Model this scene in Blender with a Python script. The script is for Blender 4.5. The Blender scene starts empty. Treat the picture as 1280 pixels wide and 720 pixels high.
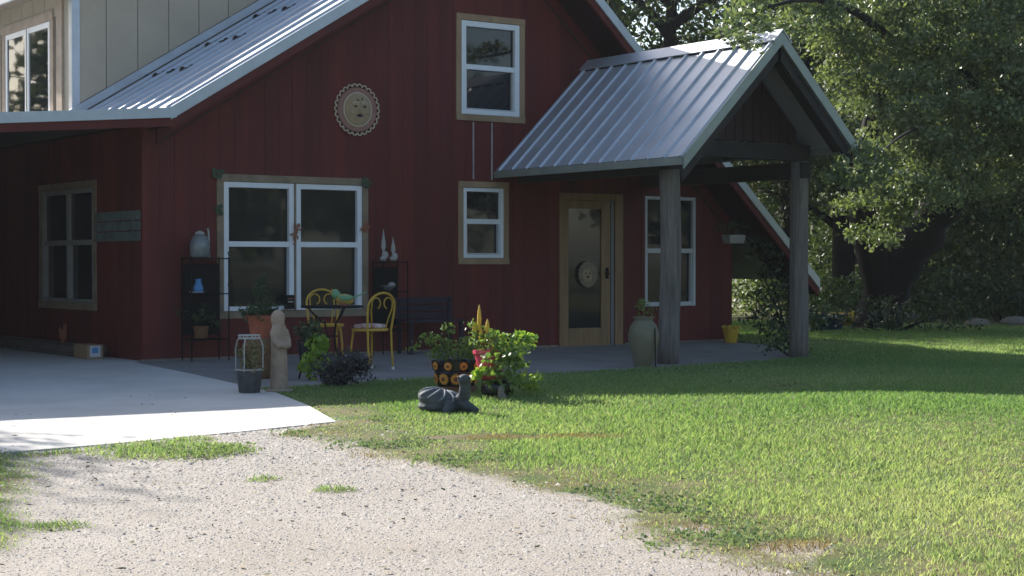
import bpy, math, random
import numpy as np
from mathutils import Vector, Matrix
R = math.radians
rnd = random.Random(7)
rng = np.random.default_rng(11)
scene = bpy.context.scene
COL = scene.collection

# ------------------------------------------------------------------ camera
CAM = Vector((-7.778, -18.26, 1.131))
YAW, PITCH = 35.434, -0.819
cd = bpy.data.cameras.new('camera'); cam = bpy.data.objects.new('camera', cd); COL.objects.link(cam)
cam.location = CAM; cam.rotation_euler = (R(90 + PITCH), 0, R(-YAW))
cd.sensor_width = 36; cd.lens = 36 * 2100 / 1280; cd.clip_start = .1; cd.clip_end = 2000
scene.camera = cam
# ------------------------------------------------------------------ sky and sun
SUN = Vector((-.22, 1.655, 1.0)).normalized()          # towards the sun: behind the house, a little left
ELEV = math.asin(SUN.z); AZ = math.atan2(SUN.x, SUN.y)
w = bpy.data.worlds.new('World'); scene.world = w; w.use_nodes = True
nt = w.node_tree; bg = nt.nodes['Background']
sky = nt.nodes.new('ShaderNodeTexSky'); sky.sky_type = 'NISHITA'; sky.sun_disc = False
sky.sun_elevation = ELEV; sky.sun_rotation = AZ; sky.air_density = 1.0; sky.dust_density = 1.6; sky.ozone_density = 1.0
nt.links.new(sky.outputs[0], bg.inputs[0]); bg.inputs[1].default_value = .105
sd = bpy.data.lights.new('sun', 'SUN'); so = bpy.data.objects.new('sun', sd); COL.objects.link(so)
sd.energy = 5.0; sd.angle = R(.55); sd.color = (1, .95, .88)
so.rotation_euler = SUN.to_track_quat('Z', 'Y').to_euler(); so.location = (0, 30, 30)
vs = scene.view_settings; vs.view_transform = 'Standard'; vs.look = 'None'; vs.exposure = 1.08; vs.gamma = 1
scene.cycles.max_bounces = 6; scene.cycles.transparent_max_bounces = 8

# ------------------------------------------------------------------ helpers
cy, sy_ = math.cos(R(YAW)), math.sin(R(YAW))
RIGHT = Vector((cy, -sy_, 0)); FWD = Vector((sy_, cy, 0))
def at(u, v, d):
    """a point d metres ahead of where the photographer stood"""
    return CAM + FWD * d + RIGHT * ((u - 640) / 2100 * d) + Vector((0, 0, -(v - 330) / 2100 * d))
def sm(t):
    t = np.clip(t, 0, 1); return t * t * (3 - 2 * t)
def ground_z(x, y):
    x = np.asarray(x, float); y = np.asarray(y, float); yy = np.minimum(y, 0)
    l = .02 * np.maximum(yy, -25)
    r = np.where(yy > -4, .02 * yy, -.08 + .05 * sm((-4 - yy) / 4) - .012 * np.clip(-8 - yy, 0, 20))
    t = sm(x / 3.5)
    return l * (1 - t) + r * t
def gz(x, y): return float(ground_z(x, y))

MATS = {}
def mat(name, col, rough=.7, metal=0, spec=.5, var=0, vscale=8, bump=0, bscale=60, stretch=(1, 1, 1), col2=None, attr=None, trans=0, coat=0):
    """procedural material: base colour broken by noise, fine relief by bump, optional per-leaf variation"""
    m = bpy.data.materials.new(name); m.use_nodes = True; n = m.node_tree.nodes; L = m.node_tree.links
    p = n['Principled BSDF']; p.inputs['Roughness'].default_value = rough; p.inputs['Metallic'].default_value = metal
    p.inputs['Specular IOR Level'].default_value = spec
    p.inputs['Coat Weight'].default_value = coat
    c = (*col, 1); c2 = (*(col2 or [k * (1 - var) for k in col]), 1)
    tc = n.new('ShaderNodeTexCoord'); mp = n.new('ShaderNodeMapping'); mp.inputs['Scale'].default_value = stretch
    L.new(tc.outputs['Object'], mp.inputs[0])
    csock = None
    if var or col2:
        nz = n.new('ShaderNodeTexNoise'); nz.inputs['Scale'].default_value = vscale; nz.inputs['Detail'].default_value = 6
        nz.inputs['Roughness'].default_value = .65
        L.new(mp.outputs[0], nz.inputs['Vector'])
        rp = n.new('ShaderNodeMapRange'); rp.inputs[1].default_value = .32; rp.inputs[2].default_value = .68
        L.new(nz.outputs[0], rp.inputs[0])
        mx = n.new('ShaderNodeMix'); mx.data_type = 'RGBA'; mx.inputs[6].default_value = c; mx.inputs[7].default_value = c2
        L.new(rp.outputs[0], mx.inputs[0]); csock = mx.outputs[2]
    if attr:
        a = n.new('ShaderNodeAttribute'); a.attribute_name = 'v'
        mx = n.new('ShaderNodeMix'); mx.data_type = 'RGBA'
        if csock: L.new(csock, mx.inputs[6])
        else: mx.inputs[6].default_value = c
        mx.inputs[7].default_value = (*attr, 1); L.new(a.outputs['Fac'], mx.inputs[0]); csock = mx.outputs[2]
    if csock: L.new(csock, p.inputs['Base Color'])
    else: p.inputs['Base Color'].default_value = c
    if bump:
        b = n.new('ShaderNodeBump'); b.inputs['Strength'].default_value = bump; b.inputs['Distance'].default_value = .01
        z = n.new('ShaderNodeTexNoise'); z.inputs['Scale'].default_value = bscale; z.inputs['Detail'].default_value = 5
        L.new(mp.outputs[0], z.inputs['Vector']); L.new(z.outputs[0], b.inputs['Height']); L.new(b.outputs[0], p.inputs['Normal'])
    if trans:
        t = n.new('ShaderNodeBsdfTranslucent'); ms = n.new('ShaderNodeMixShader'); ms.inputs[0].default_value = trans
        if csock: 
            g = n.new('ShaderNodeMix'); g.data_type = 'RGBA'; g.blend_type = 'MULTIPLY'; g.inputs[0].default_value = 1
            L.new(csock, g.inputs[6]); g.inputs[7].default_value = (1.35, 1.45, .75, 1); L.new(g.outputs[2], t.inputs[0])
        else: t.inputs[0].default_value = (col[0] * 1.7, col[1] * 1.8, col[2] * .7, 1)
        L.new(p.outputs[0], ms.inputs[1]); L.new(t.outputs[0], ms.inputs[2]); L.new(ms.outputs[0], n['Material Output'].inputs[0])
    MATS[name] = m
    return m

mat('red', (.142, .0155, .0115), .75, var=.4, vscale=3, stretch=(1, 1, .12), bump=.25, bscale=40)
mat('red2', (.122, .0138, .0105), .75, var=.4, vscale=3, stretch=(1, 1, .12), bump=.25, bscale=40)
mat('red3', (.155, .018, .013), .75, var=.4, vscale=3, stretch=(1, 1, .12), bump=.25, bscale=40)
mat('red_dark', (.032, .010, .009), .8, var=.3)
mat('metal', (.55, .58, .62), .5, metal=.6, var=.15, vscale=2.5, bump=.03, bscale=12)
mat('metal_trim', (.50, .54, .58), .45, metal=.45, var=.15, vscale=4)
mat('metal_green', (.33, .37, .33), .5, metal=.4, var=.2, vscale=4)
mat('foam', (.02, .02, .02), .9)
mat('tan', (.46, .395, .30), .85, var=.12, vscale=2.2, bump=.35, bscale=90)
mat('tan_dark', (.26, .22, .165), .9, var=.2)
mat('white', (.78, .80, .82), .4, var=.06, vscale=6)
mat('greyframe', (.30, .29, .27), .6, var=.25, vscale=6)
mat('sash', (.55, .57, .58), .45, var=.1)
mat('trim', (.40, .27, .155), .8, var=.35, vscale=5, stretch=(1, 1, .3), bump=.3, bscale=50)
mat('trim_grey', (.31, .235, .155), .85, var=.4, vscale=6, bump=.3, bscale=50)
mat('trim_new', (.46, .36, .27), .75, var=.3, vscale=5)
mat('oak', (.29, .17, .07), .5, var=.35, vscale=5, stretch=(3, 3, .3), bump=.1)
mat('log', (.23, .205, .18), .9, var=.6, vscale=7, stretch=(3, 3, .25), bump=.9, bscale=14)
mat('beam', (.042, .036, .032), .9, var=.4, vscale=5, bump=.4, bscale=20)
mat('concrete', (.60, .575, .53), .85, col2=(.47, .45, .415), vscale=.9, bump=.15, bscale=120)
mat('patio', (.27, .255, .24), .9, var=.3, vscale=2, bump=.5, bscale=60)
mat('stone', (.24, .215, .18), .9, var=.4, vscale=5, bump=.8, bscale=14)
mat('bark', (.022, .018, .016), .95, var=.5, vscale=5, stretch=(1, 1, .3), bump=1.0, bscale=12)
mat('iron', (.012, .0115, .012), .8, spec=.15, var=.3)
mat('yellow', (.62, .40, .045), .45, var=.25, vscale=20, col2=(.5, .29, .03))
mat('cap', (.7, .68, .62), .6)
mat('cushion', (.32, .06, .07), .85, col2=(.75, .68, .62), vscale=22)
mat('terracotta', (.42, .115, .055), .75, var=.3, vscale=9)
mat('pinkpot', (.62, .07, .11), .4, var=.15)
mat('blackglaze', (.012, .012, .016), .22, var=.2)
mat('flower_orange', (.75, .33, .05), .6, var=.3, vscale=30)
mat('flower_eye', (.16, .06, .02), .8)
mat('brownbase', (.20, .095, .04), .8, var=.4)
mat('statue', (.40, .31, .235), .9, var=.35, vscale=9, bump=.6, bscale=40)
mat('zinc', (.10, .105, .11), .6, metal=.3, var=.5, vscale=9, bump=.3)
mat('wirewhite', (.42, .42, .40), .6, var=.2)
mat('turtle_shell', (.045, .052, .06), .75, spec=.25, col2=(.085, .095, .105), vscale=10, bump=.6, bscale=25)
mat('turtle_ridge', (.26, .285, .31), .8, spec=.2, var=.5, vscale=12)
mat('urn', (.20, .185, .115), .6, var=.3, vscale=4)
mat('purplewood', (.040, .022, .036), .8, var=.35)
mat('plaque', (.44, .32, .19), .85, var=.3, vscale=16, bump=.4)
mat('plaque_rim', (.37, .19, .15), .85, var=.3, vscale=12)
mat('plaque_edge', (.58, .48, .36), .8)
mat('mane', (.30, .24, .16), .85, var=.4, vscale=16)
mat('strip', (.17, .175, .18), .6)
mat('black', (.01, .01, .01), .6)
mat('cardboard', (.30, .20, .115), .85, var=.15)
mat('paper', (.50, .52, .55), .7)
mat('blueprint', (.08, .24, .48), .6)
mat('ledge', (.14, .115, .10), .9, var=.4)
mat('greenboard', (.13, .165, .15), .85, var=.4, vscale=6)
mat('rust', (.33, .12, .06), .7, var=.3)
mat('patina', (.055, .095, .05), .7, var=.5, vscale=20)
mat('bird_green', (.20, .42, .22), .5, var=.3, vscale=20)
mat('bird_body', (.48, .22, .09), .55, col2=(.55, .45, .06), vscale=14)
mat('bluepot', (.012, .03, .08), .45)
mat('yellowpot', (.55, .36, .03), .5, var=.2)
mat('pale', (.42, .41, .38), .7, var=.2)
mat('glassware', (.20, .22, .22), .12, var=.3)
mat('palewood', (.46, .44, .41), .8, var=.3, vscale=8)
# foliage
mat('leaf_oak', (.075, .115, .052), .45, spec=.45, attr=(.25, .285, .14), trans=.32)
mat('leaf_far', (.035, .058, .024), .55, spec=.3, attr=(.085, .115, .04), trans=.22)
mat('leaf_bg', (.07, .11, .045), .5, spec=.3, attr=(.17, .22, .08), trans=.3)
mat('leaf_pot', (.09, .17, .04), .45, attr=(.24, .33, .07), trans=.32)
mat('leaf_dark', (.025, .05, .02), .45, attr=(.05, .085, .03), trans=.2)
mat('leaf_lime', (.20, .33, .045), .45, attr=(.34, .46, .07), trans=.35)
mat('leaf_purple', (.045, .03, .065), .5, attr=(.03, .055, .03), trans=.2)
mat('plume', (.80, .50, .06), .8, var=.3, vscale=60)
mat('grass', (.165, .275, .10), .6, spec=.2, attr=(.47, .49, .27), trans=.38)
mat('straw', (.42, .34, .19), .8, spec=.1, attr=(.22, .15, .085), trans=.25)
mat('weed', (.11, .17, .09), .8, spec=.1, attr=(.21, .27, .15), trans=.3)
mat('dry', (.26, .20, .11), .9, attr=(.10, .12, .04))
def gravel_stone():
    m = mat('gravelstone', (.44, .405, .36), .9, attr=(.19, .175, .16), bump=.3, bscale=200)
gravel_stone()
def glass_mat():
    m = bpy.data.materials.new('glass'); m.use_nodes = True; n = m.node_tree.nodes; L = m.node_tree.links
    p = n['Principled BSDF']; p.inputs['Base Color'].default_value = (.012, .015, .017, 1); p.inputs['Roughness'].default_value = .03
    p.inputs['IOR'].default_value = 1.5
    b = n.new('ShaderNodeBump'); b.inputs['Strength'].default_value = .05; b.inputs['Distance'].default_value = .02
    z = n.new('ShaderNodeTexNoise'); z.inputs['Scale'].default_value = 1.7
    tc = n.new('ShaderNodeTexCoord'); L.new(tc.outputs['Object'], z.inputs['Vector']); L.new(z.outputs[0], b.inputs['Height']); L.new(b.outputs[0], p.inputs['Normal'])
    MATS['glass'] = m
glass_mat()

class B:
    """collects simple shapes into one mesh"""
    def __init__(s): s.v = []; s.f = []
    def add(s, vs, fs):
        o = len(s.v); s.v += [tuple(q) for q in vs]; s.f += [tuple(i + o for i in f) for f in fs]; return s
    def box(s, x0, x1, y0, y1, z0, z1):
        v = [(x, y, z) for z in (z0, z1) for y in (y0, y1) for x in (x0, x1)]
        return s.add(v, [(0, 2, 3, 1), (4, 5, 7, 6), (0, 1, 5, 4), (2, 6, 7, 3), (0, 4, 6, 2), (1, 3, 7, 5)])
    def hexa(s, lo, hi):       # two quads of 4 points
        return s.add(list(lo) + list(hi), [(3, 2, 1, 0), (4, 5, 6, 7), (0, 1, 5, 4), (1, 2, 6, 5), (2, 3, 7, 6), (3, 0, 4, 7)])
    def beam(s, p, q, w, h, up=(0, 0, 1)):
        p = Vector(p); q = Vector(q); d = (q - p).normalized(); a = d.cross(Vector(up))
        if a.length < 1e-4: a = d.cross(Vector((0, 1, 0)))
        a.normalize(); b = a.cross(d).normalized(); a = a * w / 2; b = b * h / 2
        return s.hexa([p - a - b, p + a - b, p + a + b, p - a + b], [q - a - b, q + a - b, q + a + b, q - a + b])
    def tube(s, pts, r, n=8, closed=False, jit=0):
        pts = [Vector(p) for p in pts]; m = len(pts); rs = r if isinstance(r, (list, tuple)) else [r] * m
        o = len(s.v); prev = None
        for i, p in enumerate(pts):
            a = pts[(i - 1) % m] if (closed or i > 0) else p; b = pts[(i + 1) % m] if (closed or i < m - 1) else p
            d = (b - a).normalized()
            if prev is None:
                x = d.cross(Vector((0, 0, 1)))
                if x.length < .05: x = d.cross(Vector((0, 1, 0)))
            else: x = prev - d * prev.dot(d)
            x.normalize(); prev = x; y = d.cross(x)
            for k in range(n):
                t = 2 * math.pi * k / n; s.v.append(tuple(p + (x * math.cos(t) + y * math.sin(t)) * rs[i] * (1 + (jit * (math.sin(k * 2.9 + i * .35) + rnd.uniform(-.6, .6)) if jit else 0))))
        for i in range(m if closed else m - 1):
            j = (i + 1) % m
            for k in range(n): s.f.append((o + i * n + k, o + i * n + (k + 1) % n, o + j * n + (k + 1) % n, o + j * n + k))
        if not closed:
            s.f.append(tuple(o + k for k in range(n))[::-1]); s.f.append(tuple(o + (m - 1) * n + k for k in range(n)))
        return s
    def lathe(s, prof, n=20, c=(0, 0, 0), sx=1, sy=1):
        o = len(s.v); m = len(prof)
        for r, z in prof:
            for k in range(n):
                t = 2 * math.pi * k / n; s.v.append((c[0] + r * math.cos(t) * sx, c[1] + r * math.sin(t) * sy, c[2] + z))
        for i in range(m - 1):
            for k in range(n): s.f.append((o + i * n + k, o + i * n + (k + 1) % n, o + (i + 1) * n + (k + 1) % n, o + (i + 1) * n + k))
        s.f.append(tuple(o + k for k in range(n))[::-1]); s.f.append(tuple(o + (m - 1) * n + k for k in range(n)))
        return s
    def ell(s, c, r, n=12, m=8, rot=None):
        M = rot or Matrix.Identity(3); o = len(s.v); c = Vector(c)
        for i in range(1, m):
            a = math.pi * i / m
            for k in range(n):
                t = 2 * math.pi * k / n
                s.v.append(tuple(c + M @ Vector((r[0] * math.sin(a) * math.cos(t), r[1] * math.sin(a) * math.sin(t), r[2] * math.cos(a)))))
        tp = len(s.v); s.v.append(tuple(c + M @ Vector((0, 0, r[2])))); bt = len(s.v); s.v.append(tuple(c - M @ Vector((0, 0, r[2]))))
        for i in range(m - 2):
            for k in range(n): s.f.append((o + i * n + k, o + (i + 1) * n + k, o + (i + 1) * n + (k + 1) % n, o + i * n + (k + 1) % n))
        for k in range(n):
            s.f.append((tp, o + k, o + (k + 1) % n)); s.f.append((bt, o + (m - 2) * n + (k + 1) % n, o + (m - 2) * n + k))
        return s
    def prism(s, poly, fn, d0, d1):   # poly in 2D, fn(a,b,depth)->3D
        n = len(poly); v = [fn(a, b, d0) for a, b in poly] + [fn(a, b, d1) for a, b in poly]
        return s.add(v, [tuple(range(n))[::-1], tuple(range(n, 2 * n))] + [(i, (i + 1) % n, n + (i + 1) % n, n + i) for i in range(n)])
    def build(s, name, m, parent=None, smooth=False, bevel=0, remesh=0):
        me = bpy.data.meshes.new(name); me.from_pydata(s.v, [], s.f); me.update()
        me.materials.append(MATS[m]); o = bpy.data.objects.new(name, me); COL.objects.link(o)
        if parent is not None: o.parent = parent
        if smooth or remesh:
            me.polygons.foreach_set('use_smooth', [True] * len(me.polygons))
        if remesh:
            r = o.modifiers.new('fuse', 'REMESH'); r.mode = 'VOXEL'; r.voxel_size = remesh; r.use_smooth_shade = True
            q = o.modifiers.new('soft', 'SMOOTH'); q.iterations = 4
        if bevel:
            b = o.modifiers.new('edge', 'BEVEL'); b.width = bevel; b.segments = 2; b.limit_method = 'ANGLE'
        return o
def tag(o, label, cat=None, group=None, kind=None):
    o['label'] = label
    if cat: o['category'] = cat
    if group: o['group'] = group
    if kind: o['kind'] = kind
    return o
def thing(name, label, cat, loc=(0, 0, 0), rz=0, group=None):
    o = bpy.data.objects.new(name, None); COL.objects.link(o); o.location = loc; o.rotation_euler = (0, 0, rz); o.empty_display_size = .2
    return tag(o, label, cat, group)
def struct(o, label=None):
    o['kind'] = 'structure'
    if label: o['label'] = label
    return o
def np_mesh(name, V, F, m, parent=None, attr=None, smooth=False):
    """V (n,3); F (m,k) faces of one size"""
    me = bpy.data.meshes.new(name); k = F.shape[1]
    me.vertices.add(len(V)); me.vertices.foreach_set('co', np.ascontiguousarray(V, np.float32).ravel())
    me.loops.add(F.size); me.loops.foreach_set('vertex_index', np.ascontiguousarray(F, np.int32).ravel())
    me.polygons.add(len(F)); me.polygons.foreach_set('loop_start', np.arange(0, F.size, k, dtype=np.int32))
    if attr is not None:
        a = me.attributes.new('v', 'FLOAT', 'POINT'); a.data.foreach_set('value', np.ascontiguousarray(attr, np.float32))
    if smooth: me.polygons.foreach_set('use_smooth', np.ones(len(F), bool))
    me.update(calc_edges=True); me.validate()
    me.materials.append(MATS[m]); o = bpy.data.objects.new(name, me); COL.objects.link(o)
    if parent is not None: o.parent = parent
    return o
def rand_unit(n):
    v = rng.normal(size=(n, 3)); return v / np.linalg.norm(v, axis=1)[:, None]
def leaves(P, size, width=.5, up=0.0, hang=0.0):
    """diamond leaves at points P; returns verts, faces, variation"""
    n = len(P); d = rand_unit(n); d[:, 2] += up - hang; d /= np.linalg.norm(d, axis=1)[:, None]
    s = np.cross(d, rand_unit(n)); s /= np.linalg.norm(s, axis=1)[:, None] + 1e-9
    nn = np.cross(d, s)
    L = size * rng.uniform(.65, 1.3, n)[:, None]; W = L * width / 2
    V = np.stack([P - d * L * .5, P + s * W - nn * L * .08, P + d * L * .5 - nn * L * .1, P - s * W - nn * L * .08], 1).reshape(-1, 3)
    F = np.arange(4 * n).reshape(n, 4); a = np.repeat(np.clip(rng.normal(.45, .3, n), 0, 1), 4)
    return V, F, a
def clumps(blobs, per_m2, per_clump, spread, shell=.55):
    """points in twig-sized clusters spread through ellipsoid blobs (centre, radii)"""
    out = []
    for c, r in blobs:
        r = np.array(r, float) if np.ndim(r) else np.array([r, r, r * .8]); n = max(4, int(per_m2 * 4 * (r[0] * r[1] + r[1] * r[2] + r[0] * r[2]) / 3))
        d = rand_unit(n); q = shell + (1.08 - shell) * rng.random(n) ** .7
        lump = 1 + .22 * np.sin(d[:, 0] * 5 + c[0]) * np.cos(d[:, 2] * 6 + c[1])
        cc = np.array(c) + d * r * (q * lump)[:, None]
        k = rng.poisson(per_clump, n) + 2
        p = np.repeat(cc, k, 0); sp = np.repeat(spread * rng.uniform(.6, 1.3, n), k)
        out.append(p + rng.normal(size=p.shape) * sp[:, None] * np.array([1, 1, .6]))
    return np.concatenate(out)

# ------------------------------------------------------------------ ground
def axis(lo, a, b, hi, step):
    far = np.array([1, 3, 7, 15, 30, 60, 120, 250, 500.])
    return np.concatenate([(a - far[::-1])[(a - far[::-1]) > lo], np.arange(a, b + 1e-6, step), (b + far)[(b + far) < hi]])
EDGE_Y = np.array([-16, -13.6, -12.8, -12.2, -11.1, -9.86, -8.83, -7.8, -7.2, -6.7])
EDGE_X = np.array([-2.2, -2.4, -2.5, -2.45, -2.05, -1.8, -1.97, -1.9, -1.95, -1.3])
LEFT_Y = np.array([-14, -11.2, -10.75, -10.2, -9.55, -8.4, -7.35, -7.1]); LEFT_X = np.array([-7, -5.9, -5.25, -4.85, -4.62, -4.3, -3.95, -3.75])
def noise2(x, y, s, seed=0):
    r = np.random.default_rng(seed); v = 0
    for i in range(7):
        a = r.uniform(0, 6.28); f = s * r.uniform(.5, 2.2); v = v + np.sin((x * math.cos(a) + y * math.sin(a)) * f + r.uniform(0, 6.28) + 1.3 * np.sin((x * math.sin(a) - y * math.cos(a)) * f * .6))
    return v / 7
def drive_edge(y):    # right edge of the concrete drive
    return np.interp(y, [-6.58, -5.36, -4.18, -3.28, -1.87, -.5, .2], [-1.18, -.77, -.47, -.40, -.27, -.2, -.15])
def drive_front(x): return np.interp(x, [-9, -4.06, -3.24, -2.145, -1.18], [-7.35, -7.13, -7.04, -6.83, -6.57])
def grass_mask(x, y, blade=True):
    n = noise2(x, y, 2.6, 1) * .28 + noise2(x, y, 9, 2) * .16
    ed = x - np.interp(y, EDGE_Y, EDGE_X) + n
    m = sm((ed + .12 + noise2(x, y, 22, 8) * .16) / .45)
    m = m * (.5 + .5 * sm((ed + noise2(x, y, 3.5, 9) * .5 - .25) / .9)) if blade else m
    lf = np.interp(y, LEFT_Y, LEFT_X) - x + n; m = np.maximum(m, sm((lf + .15) / .5) * (y < -7.05) * .85)
    st = 1 - np.hypot((x + 3.0 + (y + 7.6) * .1) / .68, (y + 7.62) / .58) + n * .9; m = np.maximum(m, .7 * sm(st / .45))
    fr = (x < -2.5) * (x > -6) * sm(1 - np.abs(y - drive_front(x) + .2) / .2 + n); m = np.maximum(m, fr * .7)
    for px, py, r in ((-3.1, -9.1, .16), (-2.96, -9.72, .2), (-4.75, -10.0, .25)):
        m = np.maximum(m, .75 * sm((1 - np.hypot(x - px, (y - py) * 1.2) / r) / .6))
    for px, py, ax, ay, rot in (((-.75, -8.12, .68, .24, -.5), (-.08, -8.5, .36, .22, -.4)) if blade else ()) + ((-1.95, -12.45, .3, .26, 0), (-2.0, -11.8, .2, .2, 0)):
        dx, dy = x - px, y - py; a = dx * math.cos(rot) + dy * math.sin(rot); b = -dx * math.sin(rot) + dy * math.cos(rot)
        m = m * (1 - .85 * sm((1 - np.hypot(a / ax, b / ay) + n * .6) / .4))
    return m
def on_slab(x, y):
    d = (x < drive_edge(y)) & (y > drive_front(x)) & (y < 10) & (x > -9)
    p = (x > -.5) & (x < 9.1) & (y > np.interp(x, [0, 1.2, 4.8, 6.2, 7.3, 7.9, 8.4, 8.9, 9.1], [-3.76, -3.7, -3.55, -3.42, -3.2, -2.7, -1.9, -1.2, -.4]) + .05 + .05 * np.sin(x * 3) * np.sin(x * 7.3)) & (y < 9)
    return d | p
def relief(x, y, gm):
    near = (x > -12) & (x < 18) & (y > -17) & (y < 8)
    return ground_z(x, y) + np.where(near, .005 * noise2(x, y, 4, 5) + .012 * noise2(x, y, 1.2, 6), 0) + .012 * gm
X = axis(-700, -12, 18, 700, .1); Y = axis(-700, -17, 8, 700, .1)
gx, gy = np.meshgrid(X, Y); Z = ground_z(gx, gy)
gm = grass_mask(gx, gy, False); near = (gx > -12) & (gx < 18) & (gy > -17) & (gy < 8); gm = np.where(near, gm, 1)
Z = relief(gx, gy, gm) - .07 * on_slab(gx, gy)
nx, ny = len(X), len(Y); ii = np.arange(nx * ny).reshape(ny, nx)
F = np.stack([ii[:-1, :-1], ii[:-1, 1:], ii[1:, 1:], ii[1:, :-1]], -1).reshape(-1, 4)
def ground_mat():
    m = bpy.data.materials.new('soil'); m.use_nodes = True; n = m.node_tree.nodes; L = m.node_tree.links; p = n['Principled BSDF']; p.inputs['Roughness'].default_value = .95
    p.inputs['Specular IOR Level'].default_value = .2
    tc = n.new('ShaderNodeTexCoord')
    def nz(s, d=6):
        t = n.new('ShaderNodeTexNoise'); t.inputs['Scale'].default_value = s; t.inputs['Detail'].default_value = d; L.new(tc.outputs['Object'], t.inputs['Vector']); return t.outputs[0]
    def mix(f, a, b):
        x = n.new('ShaderNodeMix'); x.data_type = 'RGBA'
        for k, q in ((6, a), (7, b)):
            if isinstance(q, tuple): x.inputs[k].default_value = (*q, 1)
            else: L.new(q, x.inputs[k])
        L.new(f, x.inputs[0]); return x.outputs[2]
    def ramp(s, a, b):
        r = n.new('ShaderNodeMapRange'); r.inputs[1].default_value = a; r.inputs[2].default_value = b; L.new(s, r.inputs[0]); return r.outputs[0]
    grav = mix(ramp(nz(1.1), .4, .66), (.37, .33, .28), (.315, .27, .215))
    grav = mix(ramp(nz(55), .5, .7), grav, (.26, .24, .225)); grav = mix(ramp(nz(90), .55, .75), grav, (.52, .49, .46))
    soil = mix(ramp(nz(3), .35, .65), (.06, .095, .026), (.15, .125, .065))
    a = n.new('ShaderNodeAttribute'); a.attribute_name = 'v'
    L.new(mix(ramp(a.outputs['Fac'], .1, .7), grav, soil), p.inputs['Base Color'])
    b = n.new('ShaderNodeBump'); b.inputs['Strength'].default_value = .6; b.inputs['Distance'].default_value = .012
    L.new(nz(70, 3), b.inputs['Height']); L.new(b.outputs[0], p.inputs['Normal']); MATS['soil'] = m
ground_mat()
g = np_mesh('ground', np.stack([gx, gy, Z], -1).reshape(-1, 3), F, 'soil', None, gm.ravel(), True)
struct(g, 'pale limestone gravel and lawn soil of the yard')

def sheet(name, poly, mt, top, thick, label):
    v = [(x, y, gz(x, y) + top) for x, y in poly] + [(x, y, gz(x, y) + top - thick) for x, y in poly]; n = len(poly)
    b = B().add(v, [tuple(range(n)), tuple(range(n, 2 * n))[::-1]] + [(i, n + i, n + (i + 1) % n, (i + 1) % n) for i in range(n)][::1])
    o = b.build(name, mt); return struct(o, label)
dy_ = [-6.58, -5.9, -5.36, -4.8, -4.18, -3.28, -1.87, -.5, 0]
drive = [(-9, -7.35), (-6.5, -7.24), (-4.06, -7.13), (-3.24, -7.04), (-2.145, -6.83)] + [(float(drive_edge(y)), y) for y in dy_] + [(-.02, 0.005), (-.02, 8.9), (-9, 8.9)]
sheet('driveway', drive, 'concrete', .012, .15, 'pale concrete driveway slab beside the house')
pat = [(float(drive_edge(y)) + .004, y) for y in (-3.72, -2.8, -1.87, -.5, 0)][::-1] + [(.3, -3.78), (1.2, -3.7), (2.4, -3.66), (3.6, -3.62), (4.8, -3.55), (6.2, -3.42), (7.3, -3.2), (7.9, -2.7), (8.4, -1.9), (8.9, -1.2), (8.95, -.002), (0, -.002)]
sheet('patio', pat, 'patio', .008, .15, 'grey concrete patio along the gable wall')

# ------------------------------------------------------------------ house
house = thing('farmhouse', 'dark red board-sided farmhouse with metal roofs, gabled log porch and tan upper storey', 'house')
BX, BZ, AX, AZ_, ML, MR = .045, 2.887, 4.908, 5.859, .611, -.916
XR = 9.17
def roof_z(x): return BZ + ML * (x - BX) if x < AX else AZ_ + MR * (x - AX)
OPEN = {'patio': (.955, 2.935, .53, 2.15), 'up': (4.35, 5.36, 3.05, 4.35), 'small': (4.385, 5.095, 1.175, 2.165), 'door': (6.0, 7.07, -.05, 2.06), 'porch': (7.46, 8.49, .49, 2.13)}
def columns(x0, x1, z0, ztop, opens, y0, y1):
    """plank pieces between x0 and x1, cut round openings"""
    out = []; xs = sorted({x0, x1} | {e for o in opens for e in o[:2] if x0 + 1e-4 < e < x1 - 1e-4} | ({AX} if x0 < AX < x1 else set()))
    for a, c in zip(xs[:-1], xs[1:]):
        mid = (a + c) / 2; cuts = sorted([(o[2], o[3]) for o in opens if o[0] < mid < o[1]]); z = z0
        for q0, q1 in cuts:
            if q0 > z + .005: out.append(B().box(a, c, y0, y1, z, q0))
            z = max(z, q1)
        za, zc = ztop(a), ztop(c)
        if min(za, zc) > z: out.append(B().hexa([(a, y0, z), (c, y0, z), (c, y1, z), (a, y1, z)], [(a, y0, za), (c, y0, zc), (c, y1, zc), (a, y1, za)]))
    return out
ops = list(OPEN.values())
wb = B()
for q in columns(0, XR, -.2, lambda x: roof_z(x) - .10, ops, .0, .14): wb.add(q.v, q.f)
wall = wb.build('gable_wall', 'red_dark', house)
x = 0.0; k = 0
while x < XR - .02:
    wd = .195 + rnd.uniform(-.012, .012); x1 = min(x + wd, XR)
    pr = .020 + rnd.uniform(-.001, .002)
    mt = rnd.choice(['red', 'red', 'red2', 'red3'])
    for q in columns(x + .001, x1 - .001, -.01, lambda q: roof_z(q) - .12, ops, -pr, -.001): q.build('plank', mt, wall, bevel=.0025)
    x = x1
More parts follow.
